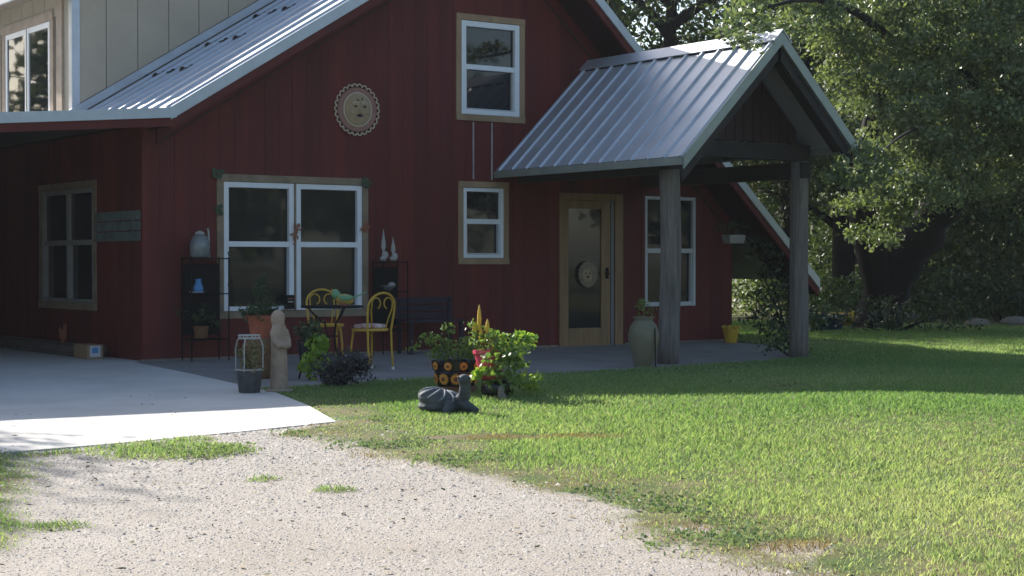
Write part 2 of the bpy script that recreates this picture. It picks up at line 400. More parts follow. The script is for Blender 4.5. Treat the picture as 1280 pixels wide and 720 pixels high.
# side wall under the lean-to (x = 0 plane)
SW = (1.43, 3.31, .61, 2.11)
sw = B()
for y0, y1, z0, z1 in ((.14, SW[0], -.2, 2.75), (SW[1], 9, -.2, 2.75), (SW[0], SW[1], -.2, SW[2]), (SW[0], SW[1], SW[3], 2.75)): sw.box(0, .14, y0, y1, z0, z1)
side = sw.build('side_wall', 'red_dark', house)
y = 0.002
while y < 9:
    y1 = min(y + .195 + rnd.uniform(-.01, .01), 9); pr = .02 + rnd.uniform(-.003, .005); bs = []
    ys = sorted({y, y1} | {e for e in SW[:2] if y < e < y1})
    for a, c in zip(ys[:-1], ys[1:]):
        if SW[0] < (a + c) / 2 < SW[1]: bs += [B().box(-pr, -.001, a + .002, c - .002, -.01, SW[2]), B().box(-pr, -.001, a + .002, c - .002, SW[3], 2.72)]
        else: bs.append(B().box(-pr, -.001, a + .002, c - .002, -.01, 2.72))
    mt = rnd.choice(['red', 'red2', 'red3'])
    for b in bs: b.build('plank', mt, side, bevel=.003)
    y = y1
B().box(-.028, .05, -.028, -.0005, -.005, 2.74).box(-.0285, -.0005, -.0005, .05, -.005, 2.74).build('corner_board', 'red3', house)
B().box(XR - .14, XR, .14, 9, -.2, 1.85).box(0, XR, 9, 9.14, -.2, 2.7).build('rear_wall', 'red_dark', house)
B().box(-.06, 5.95, -.05, -.001, -.1, .03).box(7.12, XR, -.05, -.001, -.1, .03).build('foundation', 'stone', house)

def mapper(plane):
    if plane == 'g': return lambda a, d, z: (a, -d, z)             # gable: a = x, d outwards
    if plane == 's': return lambda a, d, z: (-d, a, z)             # side wall: a = y
    if plane == 't': return lambda a, d, z: (.262 - d, a, z)       # tan wing, left face
def mbox(b, f, a0, a1, d0, d1, z0, z1):
    lo = [f(a0, d0, z0), f(a1, d0, z0), f(a1, d1, z0), f(a0, d1, z0)]; hi = [f(a0, d0, z1), f(a1, d0, z1), f(a1, d1, z1), f(a0, d1, z1)]
    b.hexa(lo, hi)
def window(plane, units, z0, z1, rail, trim, fw=.065, frame_mat='white', trim_mat='trim', parent=house, vert=False, lower_inset=True, head_mat=None, reveal=.05, glass_d=None):
    """units: [(a0,a1)] white-framed units in one trimmed opening"""
    f = mapper(plane); A0, A1 = units[0][0], units[-1][1]
    fr = B()
    for a0, a1 in units:
        mbox(fr, f, a0, a0 + fw, -reveal, .028, z0, z1); mbox(fr, f, a1 - fw, a1, -reveal, .028, z0, z1)
        mbox(fr, f, a0 + fw, a1 - fw, -reveal, .026, z0, z0 + fw * .8); mbox(fr, f, a0 + fw, a1 - fw, -reveal, .026, z1 - fw, z1)
    win = fr.build('window', frame_mat, parent, bevel=.004)
    if trim:
        t = trim
        for nm, q in (('trim_board', (A0 - t, A0 - .003, z0 - .003, z1 + .003)), ('trim_board', (A1 + .003, A1 + t, z0 - .003, z1 + .003)), ('head_board', (A0 - t, A1 + t, z1 + .004, z1 + t)), ('sill_board', (A0 - t, A1 + t, z0 - t, z0 - .004))):
            b = B(); mbox(b, f, q[0], q[1], -.04, .034 + (.008 if nm == 'head_board' else 0) + (.012 if nm == 'sill_board' else 0), q[2], q[3])
            b.build(nm, head_mat if (head_mat and nm == 'head_board') else trim_mat, win, bevel=.003)
    for i in range(len(units) - 1):
        b = B(); mbox(b, f, units[i][1] + .003, units[i + 1][0] - .003, -.04, .036, z0, z1); b.build('mullion', trim_mat, win)
    for a0, a1 in units:
        i0, i1, j0, j1 = a0 + fw + .001, a1 - fw - .001, z0 + fw * .8 + .001, z1 - fw - .001
        if vert:
            mid = (i0 + i1) / 2
            b = B(); mbox(b, f, mid - .03, mid + .03, -reveal, .02, j0, j1); b.build('stile', frame_mat, win)
            spans = [(i0, mid - .031), (mid + .031, i1)]
        else: spans = [(i0, i1)]
        for s0, s1 in spans:
            if rail:
                b = B(); mbox(b, f, s0, s1, -reveal, .018, rail - .032, rail + .032); b.build('meeting_rail', frame_mat, win)
                if lower_inset:
                    b = B(); e = .022
                    mbox(b, f, s0, s0 + e, -reveal, .004, j0, rail - .033); mbox(b, f, s1 - e, s1, -reveal, .004, j0, rail - .033); mbox(b, f, s0 + e, s1 - e, -reveal, .003, j0, j0 + e)
                    b.build('sash', 'sash', win)
                prs = [(j0, rail - .033, -.045), (rail + .033, j1, -.025)]
            else: prs = [(j0, j1, -.03)]
            for p0, p1, dd in prs:
                dd = dd if glass_d is None else glass_d
                b = B(); mbox(b, f, s0, s1, dd - .008, dd, p0, p1); b.build('pane', 'glass', win)
    return win
w1 = window('g', [(1.0, 1.935), (1.965, 2.89)], .57, 2.11, 1.37, .09, trim_mat='trim_grey', head_mat='trim_grey', lower_inset=False)
tag(w1, 'large double window above the patio with two white-framed units')
tag(window('g', [(4.39, 5.32)], 3.09, 4.31, 3.71, .085, .075), 'upper window with bright wood trim under the gable')
tag(window('g', [(4.42, 5.06)], 1.21, 2.13, 1.69, .082, .05), 'small window left of the front door')
tag(window('g', [(7.5, 8.45)], .53, 2.09, 1.32, .07, .045, 'sash', trim_mat='red2'), 'window behind the log porch post')
tag(window('s', [(1.47, 3.27)], .65, 2.07, 1.40, .09, .055, 'greyframe', 'trim_grey', vert=True, lower_inset=False), 'shaded side window under the lean-to roof')
# front door
fr = B().box(5.98, 6.045, -.045, .1, -.03, 2.10).box(6.945, 7.09, -.045, .1, -.03, 2.10).box(6.046, 6.944, -.043, .1, 2.005, 2.10)
fr.build('door_frame', 'oak', house, bevel=.004)
dr = B()
for q in ((6.05, 6.15, -.005, 2.0), (6.72, 6.88, -.005, 2.0), (6.151, 6.719, -.005, .25), (6.151, 6.719, 1.89, 2.0)): dr.box(q[0], q[1], -.02, .03, q[2], q[3])
door = dr.build('front_door', 'oak', house, bevel=.004); tag(door, 'golden wood front door with a tall glass pane')
B().box(6.152, 6.718, .0, .008, .251, 1.889).build('pane', 'glass', door)
B().box(6.885, 6.935, -.03, .02, -.01, 2.0).build('weather_strip', 'strip', door)
B().box(6.80, 6.83, -.045, -.02, .93, 1.08).tube([(6.815, -.045, 1.0), (6.815, -.08, 1.0), (6.74, -.085, 1.0)], .01, 6).build('door_handle', 'iron', door)
B().box(5.95, 7.12, -.30, -.001, -.06, -.032).build('threshold', 'ledge', house)

# main roof
def roof_sheet(name, p, nrm_off, m, parent=house, thick=.03):
    a, b_, c, d = [Vector(q) for q in p]; n = (b_ - a).cross(d - a).normalized()
    if n.z < 0: n = -n
    return B().hexa([q - n * thick for q in (a, b_, c, d)], [a, b_, c, d]).build(name, m, parent)
YF = -.65
left = roof_sheet('roof_slope', [(BX, YF, BZ), (AX, YF, AZ_), (AX, 8.8, AZ_), (BX, 8.8, BZ)], 0, 'metal')
right = roof_sheet('roof_slope', [(AX, YF, AZ_), (10.3, YF, roof_z(10.3)), (10.3, 8.8, roof_z(10.3)), (AX, 8.8, AZ_)], 0, 'metal')
nL = Vector((-ML, 0, 1)).normalized(); nR = Vector((-MR, 0, 1)).normalized()
def rib(p, q, n, along, parent, w=.075, h=.034, m='metal'):
    p = Vector(p); q = Vector(q); n = Vector(n); a = Vector(along)
    lo = [p - a * w / 2, p + a * w / 2, p + a * w * .22 + n * h, p - a * w * .22 + n * h]; hi = [v + (q - p) for v in lo]
    return B().hexa(lo, hi).build('rib', m, parent)
for i in range(8):
    yy = -.60 + i * .45
    rib((BX - .02, yy, BZ - .012 + .002), (AX, yy, AZ_ + .002), nL, (0, 1, 0), left)
for i in range(20):
    yy = -.60 + i * .45; rib((AX, yy, AZ_ + .002), (10.3, yy, roof_z(10.3) + .002), nR, (0, 1, 0), right)
B().hexa([(AX - .18, YF - .01, roof_z(AX - .18) + .045), (AX + .18, YF - .01, roof_z(AX + .18) + .045), (AX + .18, 8.8, roof_z(AX + .18) + .045), (AX - .18, 8.8, roof_z(AX - .18) + .045)],
         [(AX - .02, YF - .01, AZ_ + .07), (AX + .02, YF - .01, AZ_ + .07), (AX + .02, 8.8, AZ_ + .07), (AX - .02, 8.8, AZ_ + .07)]).build('ridge_cap', 'metal_trim', house)
for xx in (1.21, 1.955, 2.67):       # dark strips and blocks standing for rows of shadow ticks on the roof sheet
    z = roof_z(xx)
    B().hexa([(xx - .012, 1.2, z - .006), (xx + .012, 1.2, z + .008), (xx + .012, 2.82, z + .008), (xx - .012, 2.82, z - .006)], [(xx - .012, 1.2, z + .012), (xx + .012, 1.2, z + .027), (xx + .012, 2.82, z + .027), (xx - .012, 2.82, z + .012)]).build('shadow_line', 'zinc', left)
    for i in range(6):
        yy = 1.3 + i * .28
        B().hexa([(xx - .04, yy - .03, z - .02), (xx + .03, yy - .03, z + .02), (xx + .03, yy + .03, z + .02), (xx - .04, yy + .03, z - .02)],
                 [(xx - .035, yy - .018, z + .022), (xx - .01, yy - .018, z + .04), (xx - .01, yy + .018, z + .04), (xx - .035, yy + .018, z + .022)]).build('shadow_tick', 'foam', left)
def rake(x0, x1, zf, t0, t1, y0, y1, name, m, parent=house):
    return B().hexa([(x0, y0, zf(x0) + t0), (x1, y0, zf(x1) + t0), (x1, y1, zf(x1) + t0), (x0, y1, zf(x0) + t0)], [(x0, y0, zf(x0) + t1), (x1, y0, zf(x1) + t1), (x1, y1, zf(x1) + t1), (x0, y1, zf(x0) + t1)]).build(name, m, parent)
for a, c in ((BX, AX), (AX + .001, 10.32)):
    fe = c - .25 if c < 6 else XR
    rake(a, c, roof_z, -.135, .012, YF - .03, YF - .002, 'rake_trim', 'metal_trim')
    rake(a, c, roof_z, -.25, -.136, YF + .0, YF + .04, 'barge_board', 'red2')
    rake(a, c, roof_z, -.215, -.19, YF + .042, -.03, 'soffit', 'red_dark')
    rake(a + .1, fe, roof_z, -.42, -.22, -.055, -.031, 'frieze_board', 'red2')
    rake(a + .1, fe, roof_z, -.432, -.422, -.06, -.031, 'drip_strip', 'beam')
for yy in (-.5, 3.5): B().box(9.92, 10.04, yy - .06, yy + .06, 0, roof_z(10.0) - .12).build('shed_post', 'beam', house)
# lean-to roof left of the house
def lz(x): return BZ + .081 * (x - BX)
XL = -5.6
lean = roof_sheet('lean_to_roof', [(XL, YF, lz(XL)), (BX - .001, YF, lz(BX)), (BX - .001, 8.8, lz(BX)), (XL, 8.8, lz(XL))], 0, 'metal')
rake(XL, BX + .06, lz, -.115, .0, YF - .04, YF - .002, 'eave_fascia', 'metal_trim')
rake(XL, BX + .05, lz, -.21, -.116, YF - .012, YF + .03, 'eave_board', 'red2')
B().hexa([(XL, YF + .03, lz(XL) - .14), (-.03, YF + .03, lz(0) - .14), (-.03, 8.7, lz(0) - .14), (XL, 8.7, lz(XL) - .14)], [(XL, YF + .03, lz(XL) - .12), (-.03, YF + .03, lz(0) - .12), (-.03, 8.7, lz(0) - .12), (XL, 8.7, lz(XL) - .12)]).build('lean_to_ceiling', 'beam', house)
for yy in (-.5, 4.2): B().box(-5.4, -5.22, yy - .09, yy + .09, gz(-5.3, yy), lz(-5.3) - .14).build('lean_to_post', 'log', house)
B().hexa([(XL, 8.6, -.1), (-.03, 8.6, -.1), (-.03, 8.75, -.1), (XL, 8.75, -.1)], [(XL, 8.6, lz(XL) - .145), (-.03, 8.6, lz(-.03) - .145), (-.03, 8.75, lz(-.03) - .145), (XL, 8.75, lz(XL) - .145)]).build('lean_to_rear_blocker', 'red_dark', house)  # unseen rear wall, added to keep the sun out from under the roof
B().box(XL, XL + .1, 1.0, 8.59, -.1, 2.3).build('lean_to_end_blocker', 'red_dark', house)  # unseen end wall, added to darken the space under the lean-to
# tan upper storey set back on the roof
TX, TY, TZ = .26, 2.87, 4.98
tw = B().box(TX, TX + .12, TY, 8.9, 2.7, TZ).hexa([(TX, TY, 2.7), (8.9, TY, 2.7), (8.9, TY + .12, 2.7), (TX, TY + .12, 2.7)], [(TX, TY, TZ), (8.9, TY, TZ), (8.9, TY + .12, TZ), (TX, TY + .12, TZ)])
tw.prism([(TX, TZ), (8.9, TZ), (AX, TZ + 1.75)], lambda a, b, d: (a, d, b), TY, TY + .12)
tw.prism([(TX, TZ), (8.9, TZ), (AX, TZ + 1.75)], lambda a, b, d: (a, d, b), 8.78, 8.9).box(TX, 8.9, 8.78, 8.9, 2.7, TZ).box(8.78, 8.9, TY, 8.9, 2.7, TZ)
wing = tw.build('upper_storey_wall', 'tan_dark', house)
x = TX
while x < 4.4:
    x1 = x + .44
    zb0, zb1 = roof_z(x) + .16, roof_z(x1) + .16; zt = lambda q: min(TZ + (q - TX) * .405, TZ + 1.7)
    B().hexa([(x + .006, TY - .022, zb0), (x1 - .006, TY - .022, zb1), (x1 - .006, TY - .001, zb1), (x + .006, TY - .001, zb0)], [(x + .006, TY - .022, zt(x)), (x1 - .006, TY - .022, zt(x1)), (x1 - .006, TY - .001, zt(x1)), (x + .006, TY - .001, zt(x))]).build('panel', 'tan', wing)
    x = x1
y = TY + .1
TWN = (3.60, 5.50, 3.0, 4.42)
while y < 8.8:
    y1 = min(y + .45, 8.8)
    for z0, z1 in ([(2.9, TZ)] if (y1 < TWN[0] or y > TWN[1]) else [(TWN[3], TZ)]): B().box(TX - .018, TX - .001, y + .008, y1 - .008, z0, z1).build('panel', 'tan', wing)
    y = y1
B().box(TX - .03, TX + .075, TY - .032, TY - .023, roof_z(TX) + .1, TZ).box(TX - .031, TX - .019, TY - .0225, TY + .09, 2.95, TZ).build('corner_trim', 'metal_trim', house)
B().hexa([(BX + .1, TY - .04, roof_z(BX + .1) + .03), (4.4, TY - .04, roof_z(4.4) + .03), (4.4, TY - .023, roof_z(4.4) + .03), (BX + .1, TY - .023, roof_z(BX + .1) + .03)],
         [(BX + .1, TY - .04, roof_z(BX + .1) + .15), (4.4, TY - .04, roof_z(4.4) + .15), (4.4, TY - .023, roof_z(4.4) + .15), (BX + .1, TY - .023, roof_z(BX + .1) + .15)]).build('wall_flashing', 'metal_trim', house)
tw_ = window('t', [(3.66, 4.56), (4.565, 5.44)], 3.02, 4.38, None, .13, .075, 'white', 'trim_new', reveal=.0, glass_d=.012); tag(tw_, 'upper storey casement window with raw pale wood trim')
B().box(TX - .05, TX - .02, 3.16, 3.36, 2.95, TZ - .1).build('trim_post', 'trim_new', house)
ez = 4.80
B().hexa([(-.05, 2.5, ez), (AX, 2.5, ez + 1.95), (AX, 9.1, ez + 1.95), (-.05, 9.1, ez)], [(-.05, 2.5, ez + .05), (AX, 2.5, ez + 2.0), (AX, 9.1, ez + 2.0), (-.05, 9.1, ez + .05)]).build('upper_roof', 'metal', house)
B().hexa([(AX + .002, 2.5, ez + 1.95), (9.2, 2.5, ez), (9.2, 9.1, ez), (AX + .002, 9.1, ez + 1.95)], [(AX + .002, 2.5, ez + 2.0), (9.2, 2.5, ez + .05), (9.2, 9.1, ez + .05), (AX + .002, 9.1, ez + 2.0)]).build('upper_roof', 'metal', house)
B().box(-.085, -.052, 2.5, 9.1, ez - .1, ez + .045).build('upper_fascia', 'metal_trim', house)
B().box(-.05, TX - .02, 2.55, 9.0, ez - .06, ez - .03).build('upper_soffit', 'tan_dark', house)

# porch
PX, PZ, PF = 6.463, 3.88, -3.77
PEL, PER, PEZ = 4.93, 7.75, 2.365
def pz(x): return PZ - abs(x - PX) * (PZ - PEZ) / (PX - PEL)
pl = roof_sheet('porch_roof_slope', [(PEL, PF, PEZ), (PX, PF, PZ), (PX, -.03, PZ), (PEL, -.03, PEZ)], 0, 'metal')
pr_ = roof_sheet('porch_roof_slope', [(PX, PF, PZ), (PER, PF, pz(PER)), (PER, -.03, pz(PER)), (PX, -.03, PZ)], 0, 'metal')
nl = Vector((-(PZ - PEZ), 0, PX - PEL)).normalized(); nr = Vector((-nl.x, 0, nl.z))
for i in range(13):
    yy = -.12 - i * .302
    rib((PEL - .015, yy, PEZ - .013), (PX, yy, PZ + .002), nl, (0, 1, 0), pl, .055, .026)
    rib((PER + .015, yy, pz(PER) - .013), (PX, yy, PZ + .002), nr, (0, 1, 0), pr_, .055, .026)
for i in range(12):          # closure strip between ribs under the ridge cap
    y0, y1 = -.12 - i * .302 - .04, -.12 - (i + 1) * .302 + .04; xx = PX - .13
    B().hexa([(xx, y0, pz(xx) + .002), (xx, y1, pz(xx) + .002), (xx + .05, y1, pz(xx + .05) + .002), (xx + .05, y0, pz(xx + .05) + .002)],
             [(xx - .012, y0, pz(xx) + .03), (xx - .012, y1, pz(xx) + .03), (xx + .04, y1, pz(xx + .05) + .03), (xx + .04, y0, pz(xx + .05) + .03)]).build('closure_strip', 'foam', pl)
rc = B()
for s in (-1, 1):
    e = PX + s * .15; n_ = nl if s < 0 else nr
    q = [Vector((PX, PF - .04, PZ + .05)), Vector((e, PF - .04, pz(e) + .05)), Vector((e, -.03, pz(e) + .05)), Vector((PX, -.03, PZ + .05))]
    rc.hexa([v - n_ * .012 for v in q], q)
rc.build('ridge_cap', 'metal', house)
for a, c in ((PEL - .01, PX), (PX + .001, PER + .01)):
    rake(a, c, pz, -.135, .02, PF - .03, PF - .002, 'porch_rake_trim', 'metal_green')
    rake(a + .03, c - .03, pz, -.30, -.14, PF + .02, PF + .06, 'porch_barge_board', 'beam')
for xx, d, ze in ((PEL - .03, .028, PEZ), (PER + .002, .028, pz(PER))): B().box(xx, xx + d, PF, -.03, ze - .10, ze - .012).build('porch_eave_trim', 'metal_green', house)
PYP = -3.05
def log_post(px, py, zt, r, nm='porch_post', mt='log'):
    z0 = gz(px, py); b = B(); pts = []; rs = []
    for i in range(13):
        t = i / 12; pts.append((px + .015 * math.sin(t * 5 + px), py + .012 * math.cos(t * 4), z0 + t * (zt - z0))); rs.append(r * (1.06 - .1 * t + rnd.uniform(-.025, .025)))
    b.tube(pts, rs, 14); o = b.build(nm, mt, house, smooth=True); return o
log_post(5.33, PYP - .02, 2.25, .125); log_post(7.50, PYP, 2.42, .115)
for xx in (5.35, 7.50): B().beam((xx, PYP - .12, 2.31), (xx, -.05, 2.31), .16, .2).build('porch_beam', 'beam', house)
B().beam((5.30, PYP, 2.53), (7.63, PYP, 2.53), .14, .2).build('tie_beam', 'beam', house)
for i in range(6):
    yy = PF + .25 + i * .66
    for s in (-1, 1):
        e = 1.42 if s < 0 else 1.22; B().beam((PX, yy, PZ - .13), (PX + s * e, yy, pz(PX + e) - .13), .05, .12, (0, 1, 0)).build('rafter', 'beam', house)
xx = PX - 1.2
gw = B().box(PX - .02, PX + .02, PYP - .06, PYP - .04, 2.63, 3.5).build('gable_infill', 'red_dark', house)
while xx < PX + 1.2:
    a, c = xx + .004, xx + .146
    if min(pz(a), pz(c)) - .2 > 2.66:
        B().hexa([(a, PYP - .09, 2.635), (c, PYP - .09, 2.635), (c, PYP - .07, 2.635), (a, PYP - .07, 2.635)], [(a, PYP - .09, pz(a) - .2), (c, PYP - .09, pz(c) - .2), (c, PYP - .07, pz(c) - .2), (a, PYP - .07, pz(a) - .2)]).build('plank', 'red_dark', gw)
    xx += .15
for xx in (4.57, 4.865): B().box(xx - .008, xx + .008, -.04, -.027, 2.24, 2.99).build('conduit', 'palewood', house)
# ------------------------------------------------------------------ plants helper
def foliage(name, blobs, per_m2, per_clump, spread, size, m, parent, width=.5, up=0, hang=0, shell=.3):
    P = clumps(blobs, per_m2, per_clump, spread, shell); V, F, a = leaves(P, size, width, up, hang)
    return np_mesh(name, V, F, m, parent, a)
def arc(p, q, bend, n=6):
    p, q, bend = Vector(p), Vector(q), Vector(bend)
    return [p.lerp(q, i / n) + bend * (4 * (i / n) * (1 - i / n)) for i in range(n + 1)]

# ------------------------------------------------------------------ wall ornaments
sun = thing('sun_plaque', 'round clay sun face plaque with scalloped rim on the red gable wall', 'plaque', (2.81, -.03, 3.055))
Rm = .275
def disc(b, r, y0, y1, n=48, c=(0, 0)): b.prism([(c[0] + r * math.cos(2 * math.pi * i / n), c[1] + r * math.sin(2 * math.pi * i / n)) for i in range(n)], lambda a, z, d: (a, d, z), y0, y1)
b = B(); disc(b, Rm, -.03, 0); b.build('plaque_disc', 'plaque_rim', sun)
for i in range(26):
    t = 2 * math.pi * i / 26; c_, s_ = math.cos(t), math.sin(t); pts = []
    for j in range(7):
        q = math.pi * (j / 6 - .5); pts.append((c_ * (Rm + .012 + .034 * math.cos(q)) - s_ * .031 * math.sin(q), -.022, s_ * (Rm + .012 + .034 * math.cos(q)) + c_ * .031 * math.sin(q)))
    B().tube(pts, .009, 5).build('scallop', 'plaque_edge', sun)
b = B(); b.ell((0, -.03, 0), (.195, .055, .205), 28, 14); face = b.build('face', 'plaque', sun, smooth=True)
B().tube([(.197 * math.cos(2 * math.pi * i / 40), -.034, .207 * math.sin(2 * math.pi * i / 40)) for i in range(40)], .010, 6, True).build('face_rim', 'plaque_edge', sun, smooth=True)
for s in (-1, 1):
    B().ell((s * .062 + .01, -.076, .035), (.028, .012, .016), 10, 6).build('eye', 'black', face)
    B().tube(arc((s * .025 + .01, -.083, .075), (s * .105 + .01, -.074, .07), (0, 0, .018), 5), .008, 6).build('brow', 'plaque_edge', face)
    B().ell((s * .03 + .01, -.075, .12 + .01 * s), (.012, .01, .012), 8, 6).build('mark', 'black', face)
    B().ell((s * .09, -.068, -.035), (.045, .02, .035), 10, 6).build('cheek', 'plaque', face, smooth=True)
B().ell((.01, -.088, -.005), (.026, .025, .042), 10, 8).build('nose', 'plaque', face, smooth=True)
B().ell((.005, -.079, -.075), (.048, .012, .022), 12, 6).build('mouth', 'black', face)
B().tube(arc((-.05, -.082, -.062), (.06, -.082, -.062), (0, 0, -.012), 6), .007, 6).build('lip', 'plaque_rim', face)

def gecko(loc, rot, s, label, m='rust'):
    o = thing('gecko_ornament', label, 'ornament', loc)
    o.rotation_euler = (0, rot, 0); b = B()
    b.ell((0, -.012, .0), (.022 * s, .014, .055 * s), 10, 8).ell((0, -.014, .075 * s), (.02 * s, .012, .026 * s), 10, 8)
    b.tube([(0, -.01, -.04 * s), (.012 * s, -.01, -.08 * s), (.03 * s, -.01, -.11 * s), (.02 * s, -.01, -.14 * s)], [.013 * s, .01 * s, .007 * s, .003 * s], 6)
    for sx in (-1, 1):
        for zz, dz in ((.035, .03), (-.03, -.025)): b.tube([(0, -.01, zz * s), (sx * .04 * s, -.012, (zz + dz * .3) * s), (sx * .05 * s, -.012, (zz + dz * 1.3) * s)], [.009 * s, .008 * s, .006 * s], 6)
    b.build('body', m, o, smooth=True)
gecko((1.945, -.045, 1.52), .4, 1.15, 'rust brown gecko ornament on the mullion of the double window')
def butterfly(loc, rot, s, label, m='patina'):
    o = thing('leaf_ornament', label, 'ornament', loc); o.rotation_euler = (0, rot, 0)
    b = B().tube([(0, -.01, -.05 * s), (0, -.012, .05 * s)], .007 * s, 6); b.build('stem', m, o)
    for sx in (-1, 1):
        for zz, q in ((.02, .9), (-.03, .7)):
            b = B(); b.prism([(0, zz * s), (sx * .03 * s * q, (zz + .035) * s), (sx * .08 * s * q, (zz + .03) * s), (sx * .06 * s * q, (zz - .015) * s)][::sx], lambda a, z, d: (a, d, z), -.018, -.008); b.build('wing', m, o)
butterfly((.90, -.05, 2.19), .2, 1.2, 'green metal leaf ornament on the top left corner of the double window trim')
butterfly((.915, -.045, 1.77), 1.5, 1.0, 'dark green dragonfly-like ornament on the left trim board of the double window')
butterfly((2.93, -.05, 2.14), .6, 1.1, 'green metal leaf ornament on the top right corner of the double window trim', 'patina')
butterfly((2.93, -.045, 1.58), -.9, 1.0, 'dark brown ornament on the right trim board of the double window', 'rust')
# pale face ornament behind/at the door glass
o = thing('face_ornament', 'pale round animal face ornament hung on the front door glass', 'ornament', (6.47, -.02, .99))
b = B(); b.ell((0, -.02, 0), (.15, .022, .16), 20, 10); fc = b.build('mane', 'mane', o, smooth=True)
for i in range(18):
    t = 2 * math.pi * i / 18; B().ell((.14 * math.cos(t), -.02, .15 * math.sin(t)), (.035, .012, .035), 8, 6).build('tuft', 'mane', o, smooth=True)
B().ell((-.03, -.04, -.02), (.085, .02, .095), 14, 8).build('face', 'plaque', o, smooth=True)
for s in (-1, 1): B().ell((-.03 + s * .035, -.058, .012), (.015, .008, .012), 8, 6).build('eye', 'black', o)
B().ell((-.03, -.06, -.035), (.025, .015, .02), 8, 6).build('nose', 'flower_eye', o)

# slatted board on the side wall
o = thing('slatted_sign', 'blank weathered grey green board of three slats on the side wall', 'sign', (-.03, .02, 1.40))
for i in range(3): B().box(-.02, 0, .0, 1.36, i * .122, i * .122 + .108).build('slat', 'greenboard', o, bevel=.004)
for yy in (.2, 1.1): B().box(.0005, .008, yy, yy + .06, 0, .35).build('batten', 'greenboard', o)
# ledge, box, figurine left
o = thing('timber_ledge', 'low dark timber ledge along the foot of the side wall', 'ledge', (-.20, 1.0, 0))
for i in range(2): B().box(-.16, .15, 0, 4.6, -.02 + i * .085, .062 + i * .085).build('timber', 'ledge', o, bevel=.006)
bx = thing('cardboard_box', 'small cardboard box with a white and blue label on its end', 'box', (-.32, .80, gz(-.3, .8) + .012))
B().box(-.10, .10, -.12, .30, 0, .17).build('carton', 'cardboard', bx, bevel=.004)
B().box(-.065, .065, -.1225, -.1205, .025, .155).build('paper_label', 'paper', bx); B().box(-.04, .035, -.125, -.123, .07, .135).build('print', 'blueprint', bx)
fg = thing('rooster_figurine', 'small orange brown bird figurine on the dark timber ledge', 'figurine', (-.22, 2.0, .152))
B().ell((0, 0, .08), (.045, .07, .055)).tube([(0, -.04, .1), (0, -.07, .16), (0, -.08, .21)], [.035, .028, .022]).ell((0, -.09, .22), (.026, .032, .028)).tube([(0, .05, .1), (0, .1, .16), (0, .12, .2)], [.03, .022, .006]).tube([(0, 0, 0), (0, 0, .05)], [.035, .015]).build('body', 'rust', fg, remesh=.008)

# ------------------------------------------------------------------ iron racks at the wall
def rack(loc, wd, dp, levels, label, scroll):
    o = thing('iron_rack', label, 'rack', loc); H = levels[-1] + .02
    for sx in (0, wd):
        for sy in (0, dp): B().tube([(sx, -sy, 0), (sx, -sy, H)], .009, 6).build('leg', 'iron', o)
    for z in levels:
        sh = B().tube([(0, 0, z), (wd, 0, z), (wd, -dp, z), (0, -dp, z)], .008, 6, True).build('shelf', 'iron', o)
        for i in range(1, 9): B().box(wd * i / 9 - .006, wd * i / 9 + .006, -dp, 0, z - .004, z + .004).build('slat', 'iron', sh)
    B().box(.01, wd - .01, -.03, -.012, levels[0] + .05, levels[-1] - .06).build('back_panel', 'iron', o)
    if scroll:
        for zz in (H, H - .36):
            pts = [(wd + .015 + (.05 - .004 * i) * math.cos(i * .55) * .8, -dp, zz + .03 + (.05 - .004 * i) * math.sin(i * .55)) for i in range(12)]
            B().tube(pts + [], .006, 5).build('scroll', 'iron', o)
    return o
rack((.44, -.08, gz(.5, -.2) + .008), .47, .26, [.25, .78, 1.19], 'dark iron rack with scrolled side left of the double window', True)
rack((3.02, -.08, gz(3.1, -.2) + .008), .36, .24, [.3, .78, 1.15], 'dark iron rack with pale figurines right of the double window', False)
o = thing('glass_lantern', 'pale clear glass lantern on the top shelf of the left iron rack', 'lantern', (.60, -.22, 1.207))
B().lathe([(.10, 0), (.115, .02), (.12, .16), (.085, .24), (.05, .27)], 16).build('globe', 'glassware', o, smooth=True); B().tube([(.12, 0, .0), (.11, 0, .3), (.1, 0, .34)], .012, 6).build('post', 'pale', o); B().lathe([(.06, .27), (.05, .29), (.015, .31)], 12).build('lid', 'pale', o)
o = thing('blue_jug', 'small blue and white jug on the middle shelf of the left iron rack', 'jug', (.58, -.22, .797))
B().lathe([(.045, 0), (.06, .05), (.04, .1), (.03, .14), (.04, .16)], 14).build('jug_body', 'blueprint', o, smooth=True); B().lathe([(.075, 0), (.09, .012), (.07, .016)], 14, (-.02, 0, -.002)).build('saucer', 'paper', o)
o = thing('potted_plant', 'dark leafy plant on the lowest shelf of the left iron rack', 'plant', (.62, -.2, .265))
B().lathe([(.07, 0), (.09, .14), (.085, .14)], 14).build('pot', 'brownbase', o); foliage('foliage', [((0, 0, .26), (.22, .12, .16))], 160, 6, .04, .06, 'leaf_dark', o)
for px, h, z in ((3.10, .40, 1.168), (3.24, .30, 1.168)):
    o = thing('pointed_figurine', ('taller' if h > .35 else 'shorter') + ' white pointed figurine on the top shelf of the right iron rack', 'figurine', (px, -.2, z))
    B().lathe([(.035, 0), (.03, .02), (.012, h * .3), (.03, h * .45), (.026, h * .6), (.012, h * .8), (.003, h)], 12).build('spire', 'pale', o, smooth=True)
    B().ell((.02, -.02, h * .18), (.035, .03, .05)).build('body', 'pale', o, smooth=True); B().ell((-.02, -.02, .03), (.04, .035, .03)).build('base', 'pale', o, smooth=True)
o = thing('pale_bowl', 'small pale bowl on the middle shelf of the right iron rack', 'bowl', (3.17, -.2, .795))
